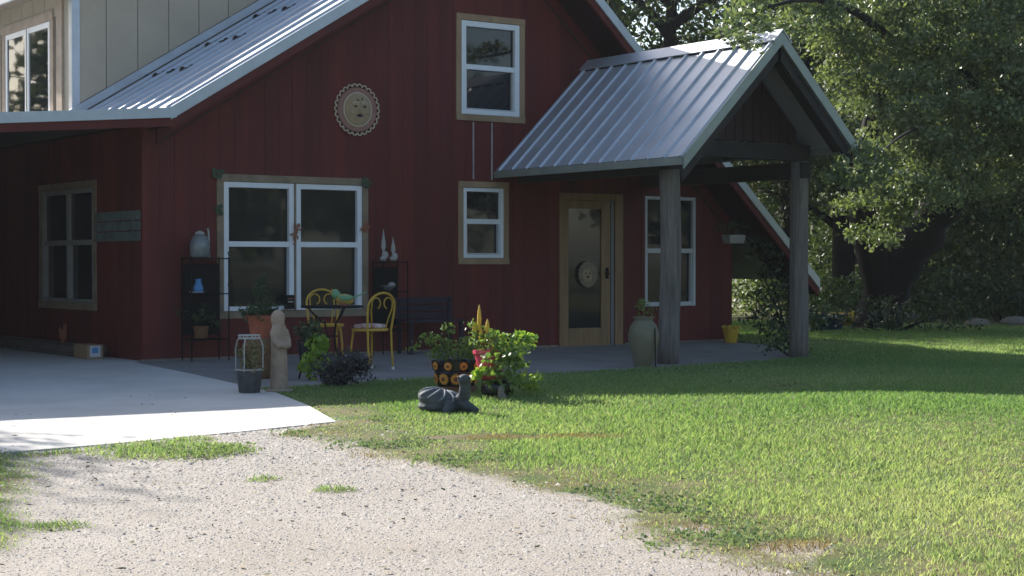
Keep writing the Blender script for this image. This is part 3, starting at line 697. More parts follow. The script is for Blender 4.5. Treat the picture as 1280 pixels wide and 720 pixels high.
B().lathe([(.04, 0), (.09, .05), (.1, .07), (.085, .06), (.04, .02)], 16).build('bowl', 'glassware', o, smooth=True); B().ell((.05, 0, .07), (.05, .04, .04)).build('shell', 'pale', o, smooth=True)
o = thing('purple_bench', 'dark purple wooden bench against the red wall behind the yellow chairs', 'bench', (3.28, -.5, gz(3.3, -.5) + .008))
for i in range(3): B().box(0, .85, .30, .33, .44 + i * .095, .52 + i * .095).build('back_slat', 'purplewood', o, bevel=.004)
for i in range(3): B().box(0, .85, -.02 + i * .1, .07 + i * .1, .40, .43).build('seat_slat', 'purplewood', o, bevel=.004)
for px in (.03, .78):
    for py in (0, .28): B().box(px, px + .04, py, py + .04, 0, .399 if py == 0 else .7).build('leg', 'purplewood', o)
o = thing('dark_lantern', 'small dark box lantern with a pale band on the double window sill', 'lantern', (1.79, -.035, .585))
B().box(0, .11, -.07, 0, 0, .17).build('lantern_box', 'iron', o, bevel=.006); B().box(.02, .09, -.073, -.0705, .08, .095).build('band', 'pale', o); B().box(.02, .09, -.073, -.0705, .12, .13).build('band', 'rust', o)

# ------------------------------------------------------------------ patio table, chairs, bird
TBL = Vector((1.40, -1.92, gz(1.4, -1.9) + .008))
t = thing('bistro_table', 'round dark iron bistro table with curved legs between two yellow chairs', 'table', TBL)
B().lathe([(.30, .672), (.345, .676), (.35, .69), (.345, .70), (.30, .702), (.05, .702)], 32).build('tabletop', 'iron', t)
for i in range(3):
    a = 2 * math.pi * i / 3 + .5; c_, s_ = math.cos(a), math.sin(a)
    B().tube([(c_ * r, s_ * r, z) for r, z in ((.26, .67), (.2, .6), (.08, .5), (.05, .36), (.08, .22), (.2, .08), (.29, .0))], .011, 6).build('leg', 'iron', t, smooth=True)
B().tube([(.06 * math.cos(i * math.pi / 8), .06 * math.sin(i * math.pi / 8), .36) for i in range(16)], .008, 5, True).build('ring', 'iron', t)
def chair(loc, rz, label, cushion):
    """bentwood-style metal chair; +y is the way the sitter faces"""
    o = thing('bistro_chair', label, 'chair', loc, rz, 'yellow chairs at the patio table')
    S = .44; ring = [(.19 * math.cos(2 * math.pi * i / 28), .19 * math.sin(2 * math.pi * i / 28), S) for i in range(28)]
    B().tube(ring, .016, 8, True).build('seat_ring', 'yellow', o, smooth=True)
    B().lathe([(.178, S - .008), (.178, S + .004), (.06, S + .006)], 24).build('seat_panel', 'yellow', o)
    back = [(-.165, -.20, 0), (-.165, -.175, .25), (-.165, -.165, S), (-.185, -.19, .62)]
    n = 12; top = [(-.185 * math.cos(math.pi * i / n), -.20 - .035 * math.sin(math.pi * i / n), .70 + .15 * math.sin(math.pi * i / n)) for i in range(n + 1)]
    full = back + top + [(-x, y, z) for x, y, z in back[::-1]]
    B().tube(full, .0125, 8).build('back_frame', 'yellow', o, smooth=True)
    for s in (-1, 1):
        loop = [(s * .10, -.15, S), (s * .115, -.175, .56), (s * .145, -.20, .66)]
        loop += [(s * (.085 + .06 * math.cos(q)), -.215, .735 + .062 * math.sin(q)) for q in [-.3 + .42 * i for i in range(12)]]
        B().tube(loop, .0075, 6).build('back_loop', 'yellow', o, smooth=True)
        B().tube([(s * .13, .13, S), (s * .145, .15, .25), (s * .155, .165, 0)], .0125, 8).build('leg', 'yellow', o, smooth=True)
        B().tube(arc((s * .135, .135, .33), (s * .06, .17, S - .01), (0, .02, .04), 5), .007, 6).build('brace', 'yellow', o)
        for yy in (.165, -.20): B().lathe([(.016, 0), (.018, .03), (.013, .032)], 8, (s * (.155 if yy > 0 else .165), yy, 0)).build('foot_cap', 'cap', o)
    if cushion:
        c = tag(B().lathe([(.13, 0), (.17, .01), (.182, .03), (.165, .052), (.09, .06), (.01, .058)], 24).build('seat_cushion', 'cushion', None, smooth=True), 'red and white patterned round cushion on the yellow chair', 'cushion')
        c.location = (*loc[:2], loc[2] + S + .008)
    return o
chair((1.72, -2.20, gz(1.72, -2.2) + .008), R(8), 'yellow wire-back bistro chair with a red patterned cushion', True)
chair((1.74, -1.18, gz(1.74, -1.18) + .008), R(165), 'yellow wire-back bistro chair without a cushion, behind the table', False)
o = thing('bird_figure', 'painted ceramic parrot-green bird figure on the bistro table', 'figurine', (1.52, -1.98, TBL.z + .702), R(-35))
B().ell((0, 0, .07), (.105, .06, .06)).ell((.02, 0, .05), (.09, .055, .05)).build('body', 'bird_body', o, remesh=.01)
B().ell((-.09, 0, .115), (.055, .05, .05)).ell((-.10, 0, .145), (.042, .04, .038)).build('head', 'bird_green', o, remesh=.008)
B().lathe([(.014, 0), (.01, .015), (.001, .04)], 8).build('beak', 'flower_orange', o).location = (-.135, 0, .145)
B().hexa([(.08, -.03, .07), (.08, .03, .07), (.08, .03, .09), (.08, -.03, .09)], [(.25, -.02, .14), (.25, .02, .14), (.25, .02, .155), (.25, -.02, .155)]).build('tail', 'bird_green', o, bevel=.004)
for s in (-1, 1): B().ell((.02, s * .055, .085), (.075, .012, .035)).build('wing', 'bird_green', o, smooth=True)
B().lathe([(.07, 0), (.06, .02), (.03, .03)], 14).build('base', 'rust', o)

# ------------------------------------------------------------------ pots and figures by the drive edge
L0 = Vector((-.68, -4.05, gz(-.68, -4.05) + .012))
o = thing('wire_bucket', 'dark zinc bucket of dry stems under a white wire cage', 'bucket', L0)
B().lathe([(.095, 0), (.10, .005), (.125, .20), (.132, .215), (.122, .215), (.1, .19)], 20).build('bucket_body', 'zinc', o, smooth=True)
B().tube([(.13 * math.cos(2 * math.pi * i / 20), .13 * math.sin(2 * math.pi * i / 20), .215) for i in range(20)], .007, 6, True).build('rim', 'wirewhite', o)
for i in range(4):
    a = i * math.pi / 2 + .75; c_, s_ = math.cos(a), math.sin(a)
    B().tube([(c_ * r, s_ * r, z) for r, z in ((.132, .2), (.135, .42), (.12, .48), (.095, .52))], .0065, 6).build('wire', 'wirewhite', o)
for zz in (.505, .535): B().tube([(.1 * math.cos(2 * math.pi * i / 20), .1 * math.sin(2 * math.pi * i / 20), zz) for i in range(20)], .006, 6, True).build('top_ring', 'wirewhite', o)
for i in range(16):
    a = i * 2 * math.pi / 16; B().tube([(.1 * math.cos(a), .1 * math.sin(a), .505), (.1 * math.cos(a + .2), .1 * math.sin(a + .2), .535)], .004, 4).build('lattice', 'wirewhite', o)
foliage('dry_stems', [((0, 0, .33), (.095, .095, .15))], 900, 6, .03, .07, 'dry', o, .3, .4)

o = thing('friar_statue', 'weathered tan stone statue of a hooded robed friar on the lawn edge', 'statue', (-.37, -4.05, gz(-.37, -4.05) + .006), R(12))
b = B(); b.lathe([(.10, 0), (.098, .02), (.092, .1), (.086, .25), (.08, .42), (.084, .50), (.086, .56), (.07, .62), (.045, .645)], 20, sx=1, sy=.8)
b.ell((0, .0, .695), (.058, .06, .075), 16, 10).ell((0, .02, .68), (.07, .06, .095), 16, 10)
for s in (-1, 1): b.tube([(s * .07, 0, .58), (s * .078, -.03, .48), (s * .05, -.075, .43), (s * .01, -.085, .45)], [.036, .036, .032, .022], 8)
b.ell((0, -.105, .44), (.032, .03, .035)).tube([(.02, -.085, .40), (.025, -.09, .15)], .008, 5).ell((0, -.06, .68), (.012, .014, .016)).ell((0, -.05, .65), (.03, .02, .03))
b.build('robed_figure', 'statue', o, remesh=.009)
B().lathe([(.135, 0), (.14, .012), (.12, .025)], 18, sy=.85).build('plinth', 'statue', o)

P0 = Vector((.16, -2.62, gz(.16, -2.62) + .008))
o = thing('wooden_stump', 'reddish brown wooden stump stand under the terracotta pot', 'stand', P0)
B().lathe([(.165, 0), (.15, .1), (.14, .3), (.15, .41)], 16).build('stump', 'brownbase', o, smooth=True)
o = thing('terracotta_pot', 'terracotta pot with an upright round-headed green plant', 'potted plant', P0 + Vector((0, 0, .411)))
B().lathe([(.095, 0), (.13, .19), (.15, .19), (.152, .235), (.135, .235), (.125, .2)], 22).build('pot', 'terracotta', o, smooth=False)
B().tube([(0, 0, .2), (.01, 0, .45)], .012, 6).build('stem', 'bark', o)
foliage('crown', [((.02, 0, .50), (.075, .075, .15))], 1100, 6, .02, .035, 'leaf_dark', o)
foliage('trailing_leaves', [((-.05, 0, .27), (.17, .15, .07)), ((.12, 0, .3), (.1, .1, .08))], 700, 6, .03, .045, 'leaf_dark', o)
V0 = Vector((.52, -3.02, gz(.56, -3.0) + .008))
o = thing('vine_stand', 'lime green trailing sweet potato vine in a dark pot on a stand', 'potted plant', V0)
B().lathe([(.10, .18), (.14, .4), (.13, .4), (.11, .36)], 18).build('pot', 'blackglaze', o)
for i in range(3): a = i * 2.1; B().tube([(.13 * math.cos(a), .13 * math.sin(a), 0), (.08 * math.cos(a), .08 * math.sin(a), .19)], .01, 6).build('leg', 'iron', o)
foliage('upper_leaves', [((0, 0, .5), (.17, .14, .10))], 600, 6, .03, .06, 'leaf_dark', o)
foliage('trailing_vine', [((-.04, -.13, .30), (.15, .05, .14)), ((-.06, -.14, .13), (.13, .04, .13)), ((.03, -.12, .38), (.14, .08, .06)), ((.05, -.13, .16), (.09, .04, .12))], 600, 5, .025, .06, 'leaf_lime', o, .75, 0, .6)
o = thing('purple_shrub', 'low dark purple flowering shrub at the lawn edge below the chairs', 'shrub', (.40, -3.92, gz(.4, -3.92)))
for i in range(7): a = i * .9; B().tube(arc((0, 0, 0), (.2 * math.cos(a), .17 * math.sin(a), .26), (0, 0, .03), 4), [.008] * 5, 5).build('stem', 'bark', o)
foliage('foliage', [((0, 0, .17), (.27, .22, .17)), ((.12, -.03, .24), (.16, .14, .12)), ((-.13, 0, .14), (.16, .14, .12))], 600, 8, .035, .04, 'leaf_purple', o)

# sunflower planter
Q = Vector((1.02, -4.98, gz(1.02, -4.98)))
o = thing('sunflower_planter', 'black glazed planter painted with orange sunflowers, holding leafy stems', 'planter', Q)
B().lathe([(.19, .0), (.20, .03), (.205, .06), (.18, .07)], 24).build('saucer', 'brownbase', o)
B().lathe([(.15, .05), (.175, .07), (.205, .20), (.20, .215), (.225, .225), (.235, .31), (.215, .31), (.19, .24)], 28).build('pot', 'blackglaze', o, smooth=False)
def sunflower(ang, z, r, rad, parent):
    c_, s_ = math.cos(ang), math.sin(ang); n = Vector((c_, s_, -.12)).normalized(); u = Vector((-s_, c_, 0)); w_ = n.cross(u); c = Vector((c_ * rad, s_ * rad, z)) + n * .004
    fl = B(); pts = []
    for i in range(28):
        t = 2 * math.pi * i / 28; q = r * (1 if i % 2 else .72); pts.append(c + u * math.cos(t) * q + w_ * math.sin(t) * q)
    fl.add([p + n * .004 for p in pts] + [c + n * .008], [(i, (i + 1) % 28, 28) for i in range(28)]).add([p - n * .004 for p in pts], [tuple(range(28))[::-1]])
    f = fl.build('sunflower', 'flower_orange', parent)
    e = B(); pts = [c + n * .011 + (u * math.cos(2 * math.pi * i / 14) + w_ * math.sin(2 * math.pi * i / 14)) * r * .36 for i in range(14)]
    e.add(pts + [c + n * .016], [(i, (i + 1) % 14, 14) for i in range(14)]).build('flower_centre', 'flower_eye', f)
va = math.atan2(CAM.y - Q.y, CAM.x - Q.x)
for k in range(-4, 5): sunflower(va + k * .62, .145, .058, .195, o)
for k in range(-3, 4): sunflower(va + .3 + k * .62, .268, .042, .236, o)
for i, (dx, dz) in enumerate(((-.36, .50), (-.22, .56), (-.10, .62), (.05, .52), (.17, .5))):
    q = RIGHT * dx; B().tube(arc((q.x * .2, q.y * .2, .27), (q.x, q.y, dz), (0, 0, .06), 5), [.007] * 6, 5).build('stem', 'leaf_dark', o)
lb = [(RIGHT * a + Vector((0, 0, z)), r) for a, z, r in ((-.39, .44, .05), (-.30, .52, .06), (-.18, .50, .08), (-.10, .61, .07), (-.14, .40, .10), (0, .42, .14), (.12, .42, .13), (-.20, .36, .06), (.2, .4, .1))]
foliage('foliage', lb, 520, 6, .022, .034, 'leaf_pot', o, .6)
# pink pot with plumes and trailing vine
Q = Vector((1.05, -5.62, gz(1.05, -5.62)))
o = thing('vine_pot', 'tall pink pot with yellow plume flowers and a trailing green vine', 'potted plant', Q)
B().lathe([(.12, .0), (.15, .06), (.14, .17), (.1, .18)], 20).build('lower_pot', 'blackglaze', o, smooth=True)
B().lathe([(.10, .18), (.15, .40), (.165, .41), (.165, .44), (.145, .44), (.13, .4)], 24).build('pot', 'pinkpot', o).location = (RIGHT * -.06)
for a, z0, z1 in ((-.165, .62, .86), (-.21, .56, .70), (-.09, .58, .73), (-.15, .5, .66)):
    q = RIGHT * a; s_ = B().tube([(q.x * .6, q.y * .6, .42), (q.x, q.y, z0)], .007, 5).build('stem', 'leaf_pot', o)
    h = z1 - z0; B().lathe([(.006, 0), (.016, h * .15), (.020, h * .45), (.014, h * .75), (.002, h)], 10, (q.x, q.y, z0)).build('plume', 'plume', o, smooth=True)
foliage('upper_leaves', [(RIGHT * -.14 + Vector((0, 0, .6)), (.10, .10, .10)), (RIGHT * -.1 + Vector((0, 0, .5)), (.16, .12, .08)), (RIGHT * -.2 + Vector((0, 0, .69)), (.07, .06, .04))], 330, 5, .022, .05, 'leaf_pot', o, .4, 0, .3)
F_ = -FWD
foliage('trailing_vine', [(RIGHT * a + F_ * f + Vector((0, 0, z)), r) for a, f, z, r in ((.05, .12, .5, .14), (.16, .08, .42, .14), (.10, .16, .32, .14), (.2, .1, .26, .11), (.02, .17, .24, .09), (-.02, .15, .15, .08), (.26, .02, .52, .08), (.12, .14, .16, .10), (.22, .06, .12, .08), (.06, .2, .4, .1), (.0, .19, .34, .08), (-.03, .2, .38, .07), (.2, .1, .55, .08), (.0, .12, .58, .08))], 210, 4, .05, .055, 'leaf_pot', o, .75, 0, .4)
for a, f, z, r_ in ((-.2, .12, .22, .05), (-.13, .14, .26, .05), (.3, .04, .55, .05), (.35, .05, .10, .05), (.35, .05, .2, .04), (.22, .03, .56, .05)):
    foliage('pale_sprig', [(RIGHT * a + F_ * f + Vector((0, 0, z)), r_)], 900, 6, .02, .06, 'leaf_lime', o, .6)
st = tag(B().ell((0, 0, .07), (.035, .03, .075), 9, 7).ell((.02, 0, .03), (.045, .04, .04), 9, 7).build('garden_stone', 'stone', None, remesh=.012), 'small pale grey upright stone at the foot of the vine pot', 'stone'); st.location = (.93, -5.85, gz(.93, -5.85))

# turtle sculpture
Q = Vector((.05, -6.34, gz(.05, -6.34) + .004))
o = thing('turtle_sculpture', 'dark grey turtle garden sculpture with ridged shell and raised head on the lawn', 'sculpture', Q, R(-35.4))   # +x = right as seen from the drive
rot = Matrix.Rotation(R(14), 3, 'Y')
b = B(); b.ell((-.06, .02, .09), (.215, .19, .10), 24, 14, rot).lathe([(.2, .02), (.215, .05), (.19, .08)], 24, (-.06, .02, 0), 1, .9); b.build('shell', 'turtle_shell', o, remesh=.012)
for k in range(13):          # raised ridges fanning down from the top of the shell
    q = 2 * math.pi * k / 13 + .2; pts = []
    for i in range(7):
        t = .22 + 1.28 * i / 6; tw = q + .25 * math.sin(t * 2)
        pts.append(rot @ Vector((.213 * math.sin(t) * math.cos(tw), .193 * math.sin(t) * math.sin(tw), .103 * math.cos(t))) + Vector((-.06, .02, .09)))
    B().tube(pts, [.004, .008, .010, .011, .011, .009, .005], 6).build('ridge', 'turtle_ridge', o, smooth=True)
b = B(); b.tube([(.08, -.06, .08), (.13, -.11, .14), (.14, -.13, .22), (.135, -.14, .27)], [.06, .055, .05, .048], 12).ell((.13, -.155, .285), (.056, .062, .046), 14, 9); b.build('head', 'turtle_shell', o, remesh=.009)
for s in (-1, 1): B().ell((.13 + s * .045, -.18, .30), (.012, .012, .012), 8, 6).build('eye', 'black', o)
b = B(); b.tube([(.10, -.10, .09), (.17, -.14, .05), (.25, -.16, .015)], [.05, .045, .025], 10).tube([(.0, -.14, .08), (.0, -.19, .04), (-.04, -.25, .012)], [.05, .045, .025], 10).tube([(-.2, .1, .06), (-.27, .1, .03)], [.04, .02], 8); b.build('flippers', 'turtle_shell', o, remesh=.01)

# ------------------------------------------------------------------ porch things
Q = Vector((4.72, -3.32, gz(4.72, -3.32) + .008))
o = thing('glazed_urn', 'tall olive glazed urn with a tuft of green on the porch edge', 'urn', Q)
B().lathe([(.10, 0), (.105, .01), (.14, .14), (.175, .30), (.178, .38), (.15, .48), (.11, .53), (.105, .55), (.13, .575), (.12, .58), (.095, .55)], 26).build('jar', 'urn', o, smooth=True)
B().tube([(.02, -.19, 0), (.015, -.185, .45)], .008, 5).build('stake', 'iron', o)
foliage('tuft', [((.03, 0, .68), (.13, .11, .10))], 350, 6, .03, .05, 'leaf_pot', o, .2, .8)
o = thing('hanging_planter', 'pale trough planter hanging beside the porch window', 'planter', (8.52, -.75, 1.42))
B().hexa([(-.13, -.07, 0), (.13, -.07, 0), (.13, .07, 0), (-.13, .07, 0)], [(-.16, -.09, .12), (.16, -.09, .12), (.16, .09, .12), (-.16, .09, .12)]).build('trough', 'greyframe', o, bevel=.006)
for s in (-1, 1): B().tube([(s * .15, 0, .12), (0, 0, .62)], .004, 4).build('wire', 'iron', o)
B().tube([(0, 0, .62), (0, 0, 1.0)], .004, 4).build('hook', 'iron', o)
foliage('foliage', [((0, 0, .2), (.24, .12, .10))], 200, 5, .03, .05, 'leaf_dark', o)
Q = Vector((8.75, -.45, gz(8.75, -.45) + .008))
o = thing('yellow_pot', 'yellow pot with a notched rim at the foot of the porch wall', 'pot', Q)
B().lathe([(.08, 0), (.115, .16), (.12, .22), (.105, .22), (.09, .15)], 14).build('pot', 'yellowpot', o)
for i in range(7): a = i * .9; B().ell((.113 * math.cos(a), .113 * math.sin(a), .225), (.03, .03, .03), 8, 5).build('notch', 'yellowpot', o)
# right of the porch
o = thing('blue_tub', 'dark blue plastic tub on the grass behind the right porch post', 'tub', (13.0, 2.0, 0))
B().lathe([(.38, 0), (.42, .03), (.48, .26), (.5, .28), (.46, .28), (.42, .06)], 22).build('tub', 'bluepot', o)
o = thing('yellow_kayak_shape', 'long low yellow brown tarp bundle on the grass by the oak', 'bundle', (14.5, 3.1, 0), R(-35))
b = B(); b.ell((0, 0, .12), (.75, .25, .15), 18, 9); b.ell((.4, .05, .15), (.4, .2, .14), 14, 8); b.build('bundle', 'yellowpot', o, remesh=.03)
o['label'] = 'low yellow brown bundle on the grass by the oak trunk'; o.name = 'tarp_bundle'
# ------------------------------------------------------------------ trees
def tree(name, label, base, limbs, blobs, per_m2, per_clump, spread, leaf, lm, group=None, shell=.45, cat='tree', width=.5, bark='bark'):
    o = thing(name, label, cat, base, 0, group); bb = Vector(base); b = B()
    for pts, rs in limbs: b.tube([Vector(p) - bb for p in pts], rs, 18 if len(pts) > 20 else 9, jit=.07 if len(pts) > 20 else 0)
    b.build('trunk', bark, o, smooth=True)
    P = clumps([(tuple(Vector(c) - bb), r) for c, r in blobs], per_m2, per_clump, spread, shell); V, F, a = leaves(P, leaf, width)
    np_mesh('crown', V, F, lm, o, a); return o
def limb(p, q, r0, r1, bend=(0, 0, 0), n=6):
    pts = arc(p, q, bend, n); return pts, [r0 + (r1 - r0) * i / n for i in range(n + 1)]
def boughs(blobs, k, f):
    """breaks a big blob into flattened bough-end sprays with gaps between"""
    out = []
    for c, q in blobs:
        r0 = q[0]; n = max(3, int(k * r0 * r0 + 3))
        for i in range(n):
            d = Vector(rand_unit(1)[0]); rr = max(.12, r0 * f * rnd.uniform(.7, 1.25) if r0 < .6 else rnd.uniform(.2, .46))
            out.append((Vector(c) + Vector((d.x * r0, d.y * r0, d.z * r0 * .8)) * rnd.uniform(.45, 1.0), (rr, rr, rr * .5)))
    return out
# the live oak right of the porch: its boughs hang forward over the porch ridge
ob = Vector((14.3, 1.9, -.05))
T = [ob, at(1105, 370, 29), at(1135, 315, 28.8), at(1185, 245, 28.4), at(1240, 190, 28), at(1290, 120, 27.5), at(1310, 20, 27)]
def rough(pts, rs, k=5):
    P_, R_ = [], []
    for i in range(len(pts) - 1):
        for j in range(k):
            t = j / k; P_.append(Vector(pts[i]).lerp(Vector(pts[i + 1]), t) + Vector((rnd.uniform(-.04, .04), rnd.uniform(-.04, .04), 0))); R_.append((rs[i] + (rs[i + 1] - rs[i]) * t) * rnd.uniform(.9, 1.12))
    return P_ + [Vector(pts[-1])], R_ + [rs[-1]]
limbs = [rough(T, [.44, .36, .34, .32, .29, .25, .2])]
limbs.append(limb(T[1], at(1075, 230, 28), .3, .18, (-.2, 0, .3)))
limbs.append(limb(at(1075, 230, 28), at(1120, 60, 26), .18, .08, (0, 0, .4)))
limbs.append(limb(T[3], at(1120, 130, 25.5), .2, .06, (0, 0, .3)))
limbs.append(limb(T[4], at(1200, 90, 25), .18, .05, (0, 0, .3)))
limbs.append(limb(at(1120, 60, 26), at(960, 10, 20.8), .08, .02, (0, 0, .35)))
limbs.append(limb(at(1120, 130, 25.5), at(1060, 215, 23.6), .05, .015, (0, 0, .25)))
limbs.append(limb(at(1150, 160, 24.4), at(1082, 214, 20.5), .025, .008, (0, 0, .1)))
limbs.append(limb(T[5], at(1500, 60, 25), .2, .06, (0, 0, .6)))
px = [(1125, 40, 25.5, 1.25), (1195, 60, 25, 1.4), (1275, 70, 25.5, 1.5), (1355, 90, 25.5, 1.6), (1440, 120, 26, 1.7), (1065, 15, 25, .9),
      (1105, 120, 24.6, .75), (1160, 140, 24.6, 1.0), (1235, 150, 25, 1.15), (1320, 165, 25, 1.2), (1420, 210, 25, 1.3),
      (1075, 90, 25.0, .55), (1095, 190, 23.9, .52), (1145, 205, 24.2, .75), (1075, 232, 23.6, .40), (1050, 218, 23.3, .2), (1115, 262, 24.2, .5), (1090, 300, 24.6, .42), (1070, 262, 24.2, .38), (1125, 235, 24.6, .5), (1205, 205, 24.7, .7), (1270, 205, 25, .7),
      (1010, 10, 23, .6), (985, 22, 22, .35), (955, 12, 21, .36), (932, 46, 19.6, .17), (945, 30, 20.0, .22), (918, 30, 20.6, .2), (1035, 60, 24.6, .42), (1060, 140, 25.5, .3),
      (1080, 205, 23.8, .35), (1078, 212, 20.3, .26), (1056, 222, 20.2, .16), (1100, 232, 20.6, .3), (1085, 190, 20.5, .2), (1150, 60, 30, 1.8), (1230, 90, 31, 2.0), (1100, 150, 31, 1.5), (1190, 190, 31.5, 1.5), (1290, 180, 31, 1.7), (1060, -110, 26, 1.7), (1170, -110, 26, 2.0), (1300, -110, 26, 2.2), (980, -70, 23.5, 1.1), (1450, -60, 26.5, 2.2), (1240, -260, 27, 2.6), (1090, -240, 27.5, 2.2), (1400, -260, 28, 2.6)]
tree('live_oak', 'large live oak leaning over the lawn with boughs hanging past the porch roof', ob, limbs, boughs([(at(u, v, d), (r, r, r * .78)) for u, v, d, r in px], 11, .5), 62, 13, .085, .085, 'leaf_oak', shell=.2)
# dark tall trees behind the house
def simple_tree(name, label, u, d, v_top, rad, lm, leaf, group, dens=9, per=16, ground=0, spread=.3, lean=0, tr=.28, shell=.3, low=.25):
    base = at(u, 330, d); base.z = ground; top = at(u, v_top, d).z; H = top - ground; tp = base + Vector((lean, 0, H * .82))
    limbs = [limb(base, tp, tr, tr * .25, (rnd.uniform(-.4, .4), rnd.uniform(-.4, .4), 0))]; blobs = [(tp, rad * .6)]
    for i in range(9):
        a = i * 2.4 + u; h = H * (low + (.9 - low) * (i + .5) / 9); q = base + Vector((lean * h / H, 0, h)); k = rad * (1 - .45 * abs(h / H - .55))
        e = q + Vector((math.cos(a) * k * .75, math.sin(a) * k * .75, H * .06)); limbs.append(limb(q - Vector((0, 0, H * .05)), e, tr * .35, tr * .1, (0, 0, .2), 4)); blobs.append((e, rad * rnd.uniform(.42, .6)))
    return tree(name, label, base, limbs, blobs, dens, per, spread, leaf, lm, group, shell)
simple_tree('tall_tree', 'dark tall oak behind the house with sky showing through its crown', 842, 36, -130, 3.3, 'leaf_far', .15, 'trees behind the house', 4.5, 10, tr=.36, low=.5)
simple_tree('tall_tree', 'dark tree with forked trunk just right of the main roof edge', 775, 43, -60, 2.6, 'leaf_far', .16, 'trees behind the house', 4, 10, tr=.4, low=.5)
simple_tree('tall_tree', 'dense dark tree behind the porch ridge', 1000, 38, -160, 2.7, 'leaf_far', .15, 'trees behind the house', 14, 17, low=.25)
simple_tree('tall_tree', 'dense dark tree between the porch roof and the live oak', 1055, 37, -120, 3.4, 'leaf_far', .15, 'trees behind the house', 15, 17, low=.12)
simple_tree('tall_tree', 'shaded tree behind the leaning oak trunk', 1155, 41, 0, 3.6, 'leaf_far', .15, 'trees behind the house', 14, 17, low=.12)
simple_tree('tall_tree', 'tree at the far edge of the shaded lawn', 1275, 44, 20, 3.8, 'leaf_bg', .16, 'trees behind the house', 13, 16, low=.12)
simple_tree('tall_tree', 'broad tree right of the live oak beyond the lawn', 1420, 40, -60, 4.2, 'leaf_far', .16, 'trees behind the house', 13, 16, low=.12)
for (u, d, lab) in ((530, 36, 'broad unseen tree added behind the house ridge for shade on the lawn'), (615, 38, 'broad unseen tree added behind the right main roof slope for shade on the lawn')):
    simple_tree('shade_tree', lab, u, d, -110 if u < 800 else -40, 3.0, 'leaf_far', .16, 'trees behind the house', 12, 16, low=.3)  # out-of-sight trees, added to block sun from the right-hand back lawn
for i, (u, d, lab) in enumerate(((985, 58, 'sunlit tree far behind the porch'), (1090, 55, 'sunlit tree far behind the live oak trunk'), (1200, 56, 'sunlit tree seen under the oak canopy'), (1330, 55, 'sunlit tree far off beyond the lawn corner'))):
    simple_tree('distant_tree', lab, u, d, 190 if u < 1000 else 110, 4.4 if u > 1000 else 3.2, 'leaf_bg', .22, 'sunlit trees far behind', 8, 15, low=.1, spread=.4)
# shrubs
def shrub(name, label, base, blobs, lm, leaf, group=None, dens=60, per=9, spread=.09):
    o = thing(name, label, 'shrub', base, 0, group); b = B()
    for i in range(5):
        c, r = blobs[i % len(blobs)]; b.tube(arc((.03 * i, 0, -.05), (c[0] + rnd.uniform(-.1, .1), c[1], c[2]), (0, 0, .05), 4), [.018, .016, .013, .01, .006], 5)
    b.build('stems', 'bark', o)
    foliage('foliage', blobs, dens, per, spread, leaf, lm, o, .5, shell=.25); return o
shrub('trunk_shrub', 'low dark undergrowth round the foot of the live oak', at(1110, 330, 27.6) * 1 - Vector((0, 0, 1.13)), [((0, 0, .3), (.7, .5, .35)), ((.9, -.4, .25), (.6, .5, .3)), ((-.9, .5, .25), (.6, .5, .3))], 'leaf_dark', .08, None, 40)
shrub('porch_shrub', 'dark leafy shrub wrapped round the foot of the right porch post', (7.62, -2.75, gz(7.6, -2.75)), [((0, 0, .22), (.28, .24, .22)), ((.2, .1, .35), (.2, .2, .2)), ((-.25, 0, .14), (.2, .2, .14))], 'leaf_dark', .06)
shrub('corner_shrub', 'tall dark shrub under the leaning board at the house corner', (9.9, -.4, 0), [((0, 0, .6), (.5, .4, .6)), ((-.35, .1, 1.1), (.4, .35, .5)), ((-.5, .1, 1.6), (.25, .25, .35)), ((.5, .1, .4), (.4, .35, .4)), ((-.4, -.1, .4), (.4, .3, .4))], 'leaf_dark', .08, None, 45)
for i, (u, d, r, lm, lab) in enumerate(((1035, 33, .8, 'leaf_bg', 'light green shrub seen past the right porch post'), (1150, 36, .95, 'leaf_far', 'dark shrub behind the foot of the oak trunk'), (1215, 37, 1.1, 'leaf_dark', 'dark brushy shrub at the back of the lawn'), (1275, 36, 1.0, 'leaf_far', 'rounded shrub at the lawn edge beside the pale stones'), (1340, 36, 1.1, 'leaf_dark', 'dark shrub closing the back of the lawn'), (1185, 42, 1.2, 'leaf_bg', 'sunlit shrub beyond the dark brush'), (1000, 40, 1.2, 'leaf_far', 'shrub behind the leaning board'), (945, 37, 1.0, 'leaf_bg', 'sunlit shrub seen between the house corner and the post'), (1100, 40, 1.2, 'leaf_far', 'shrub left behind the oak trunk'), (1180, 32.5, .75, 'leaf_dark', 'low dark shrub right of the oak trunk'), (1245, 33, .8, 'leaf_far', 'low shrub in front of the dark brush'), (1310, 33.5, .85, 'leaf_dark', 'low dark shrub at the far lawn corner'), (1065, 34, .8, 'leaf_dark', 'low dark shrub between the right post and the oak'), (1375, 33, .9, 'leaf_far', 'bushy shrub beyond the far lawn corner'))):
    p = at(u, 330, d); p.z = 0
    shrub('garden_shrub', lab, p, [((0, 0, r * .6), (r, r * .8, r * .7)), ((r * .6, .2, r * .5), (r * .6, r * .6, r * .5)), ((-r * .6, 0, r * .45), (r * .6, r * .6, r * .45))], lm, .12, 'shrubs at the back of the lawn', 22, 11, .15)
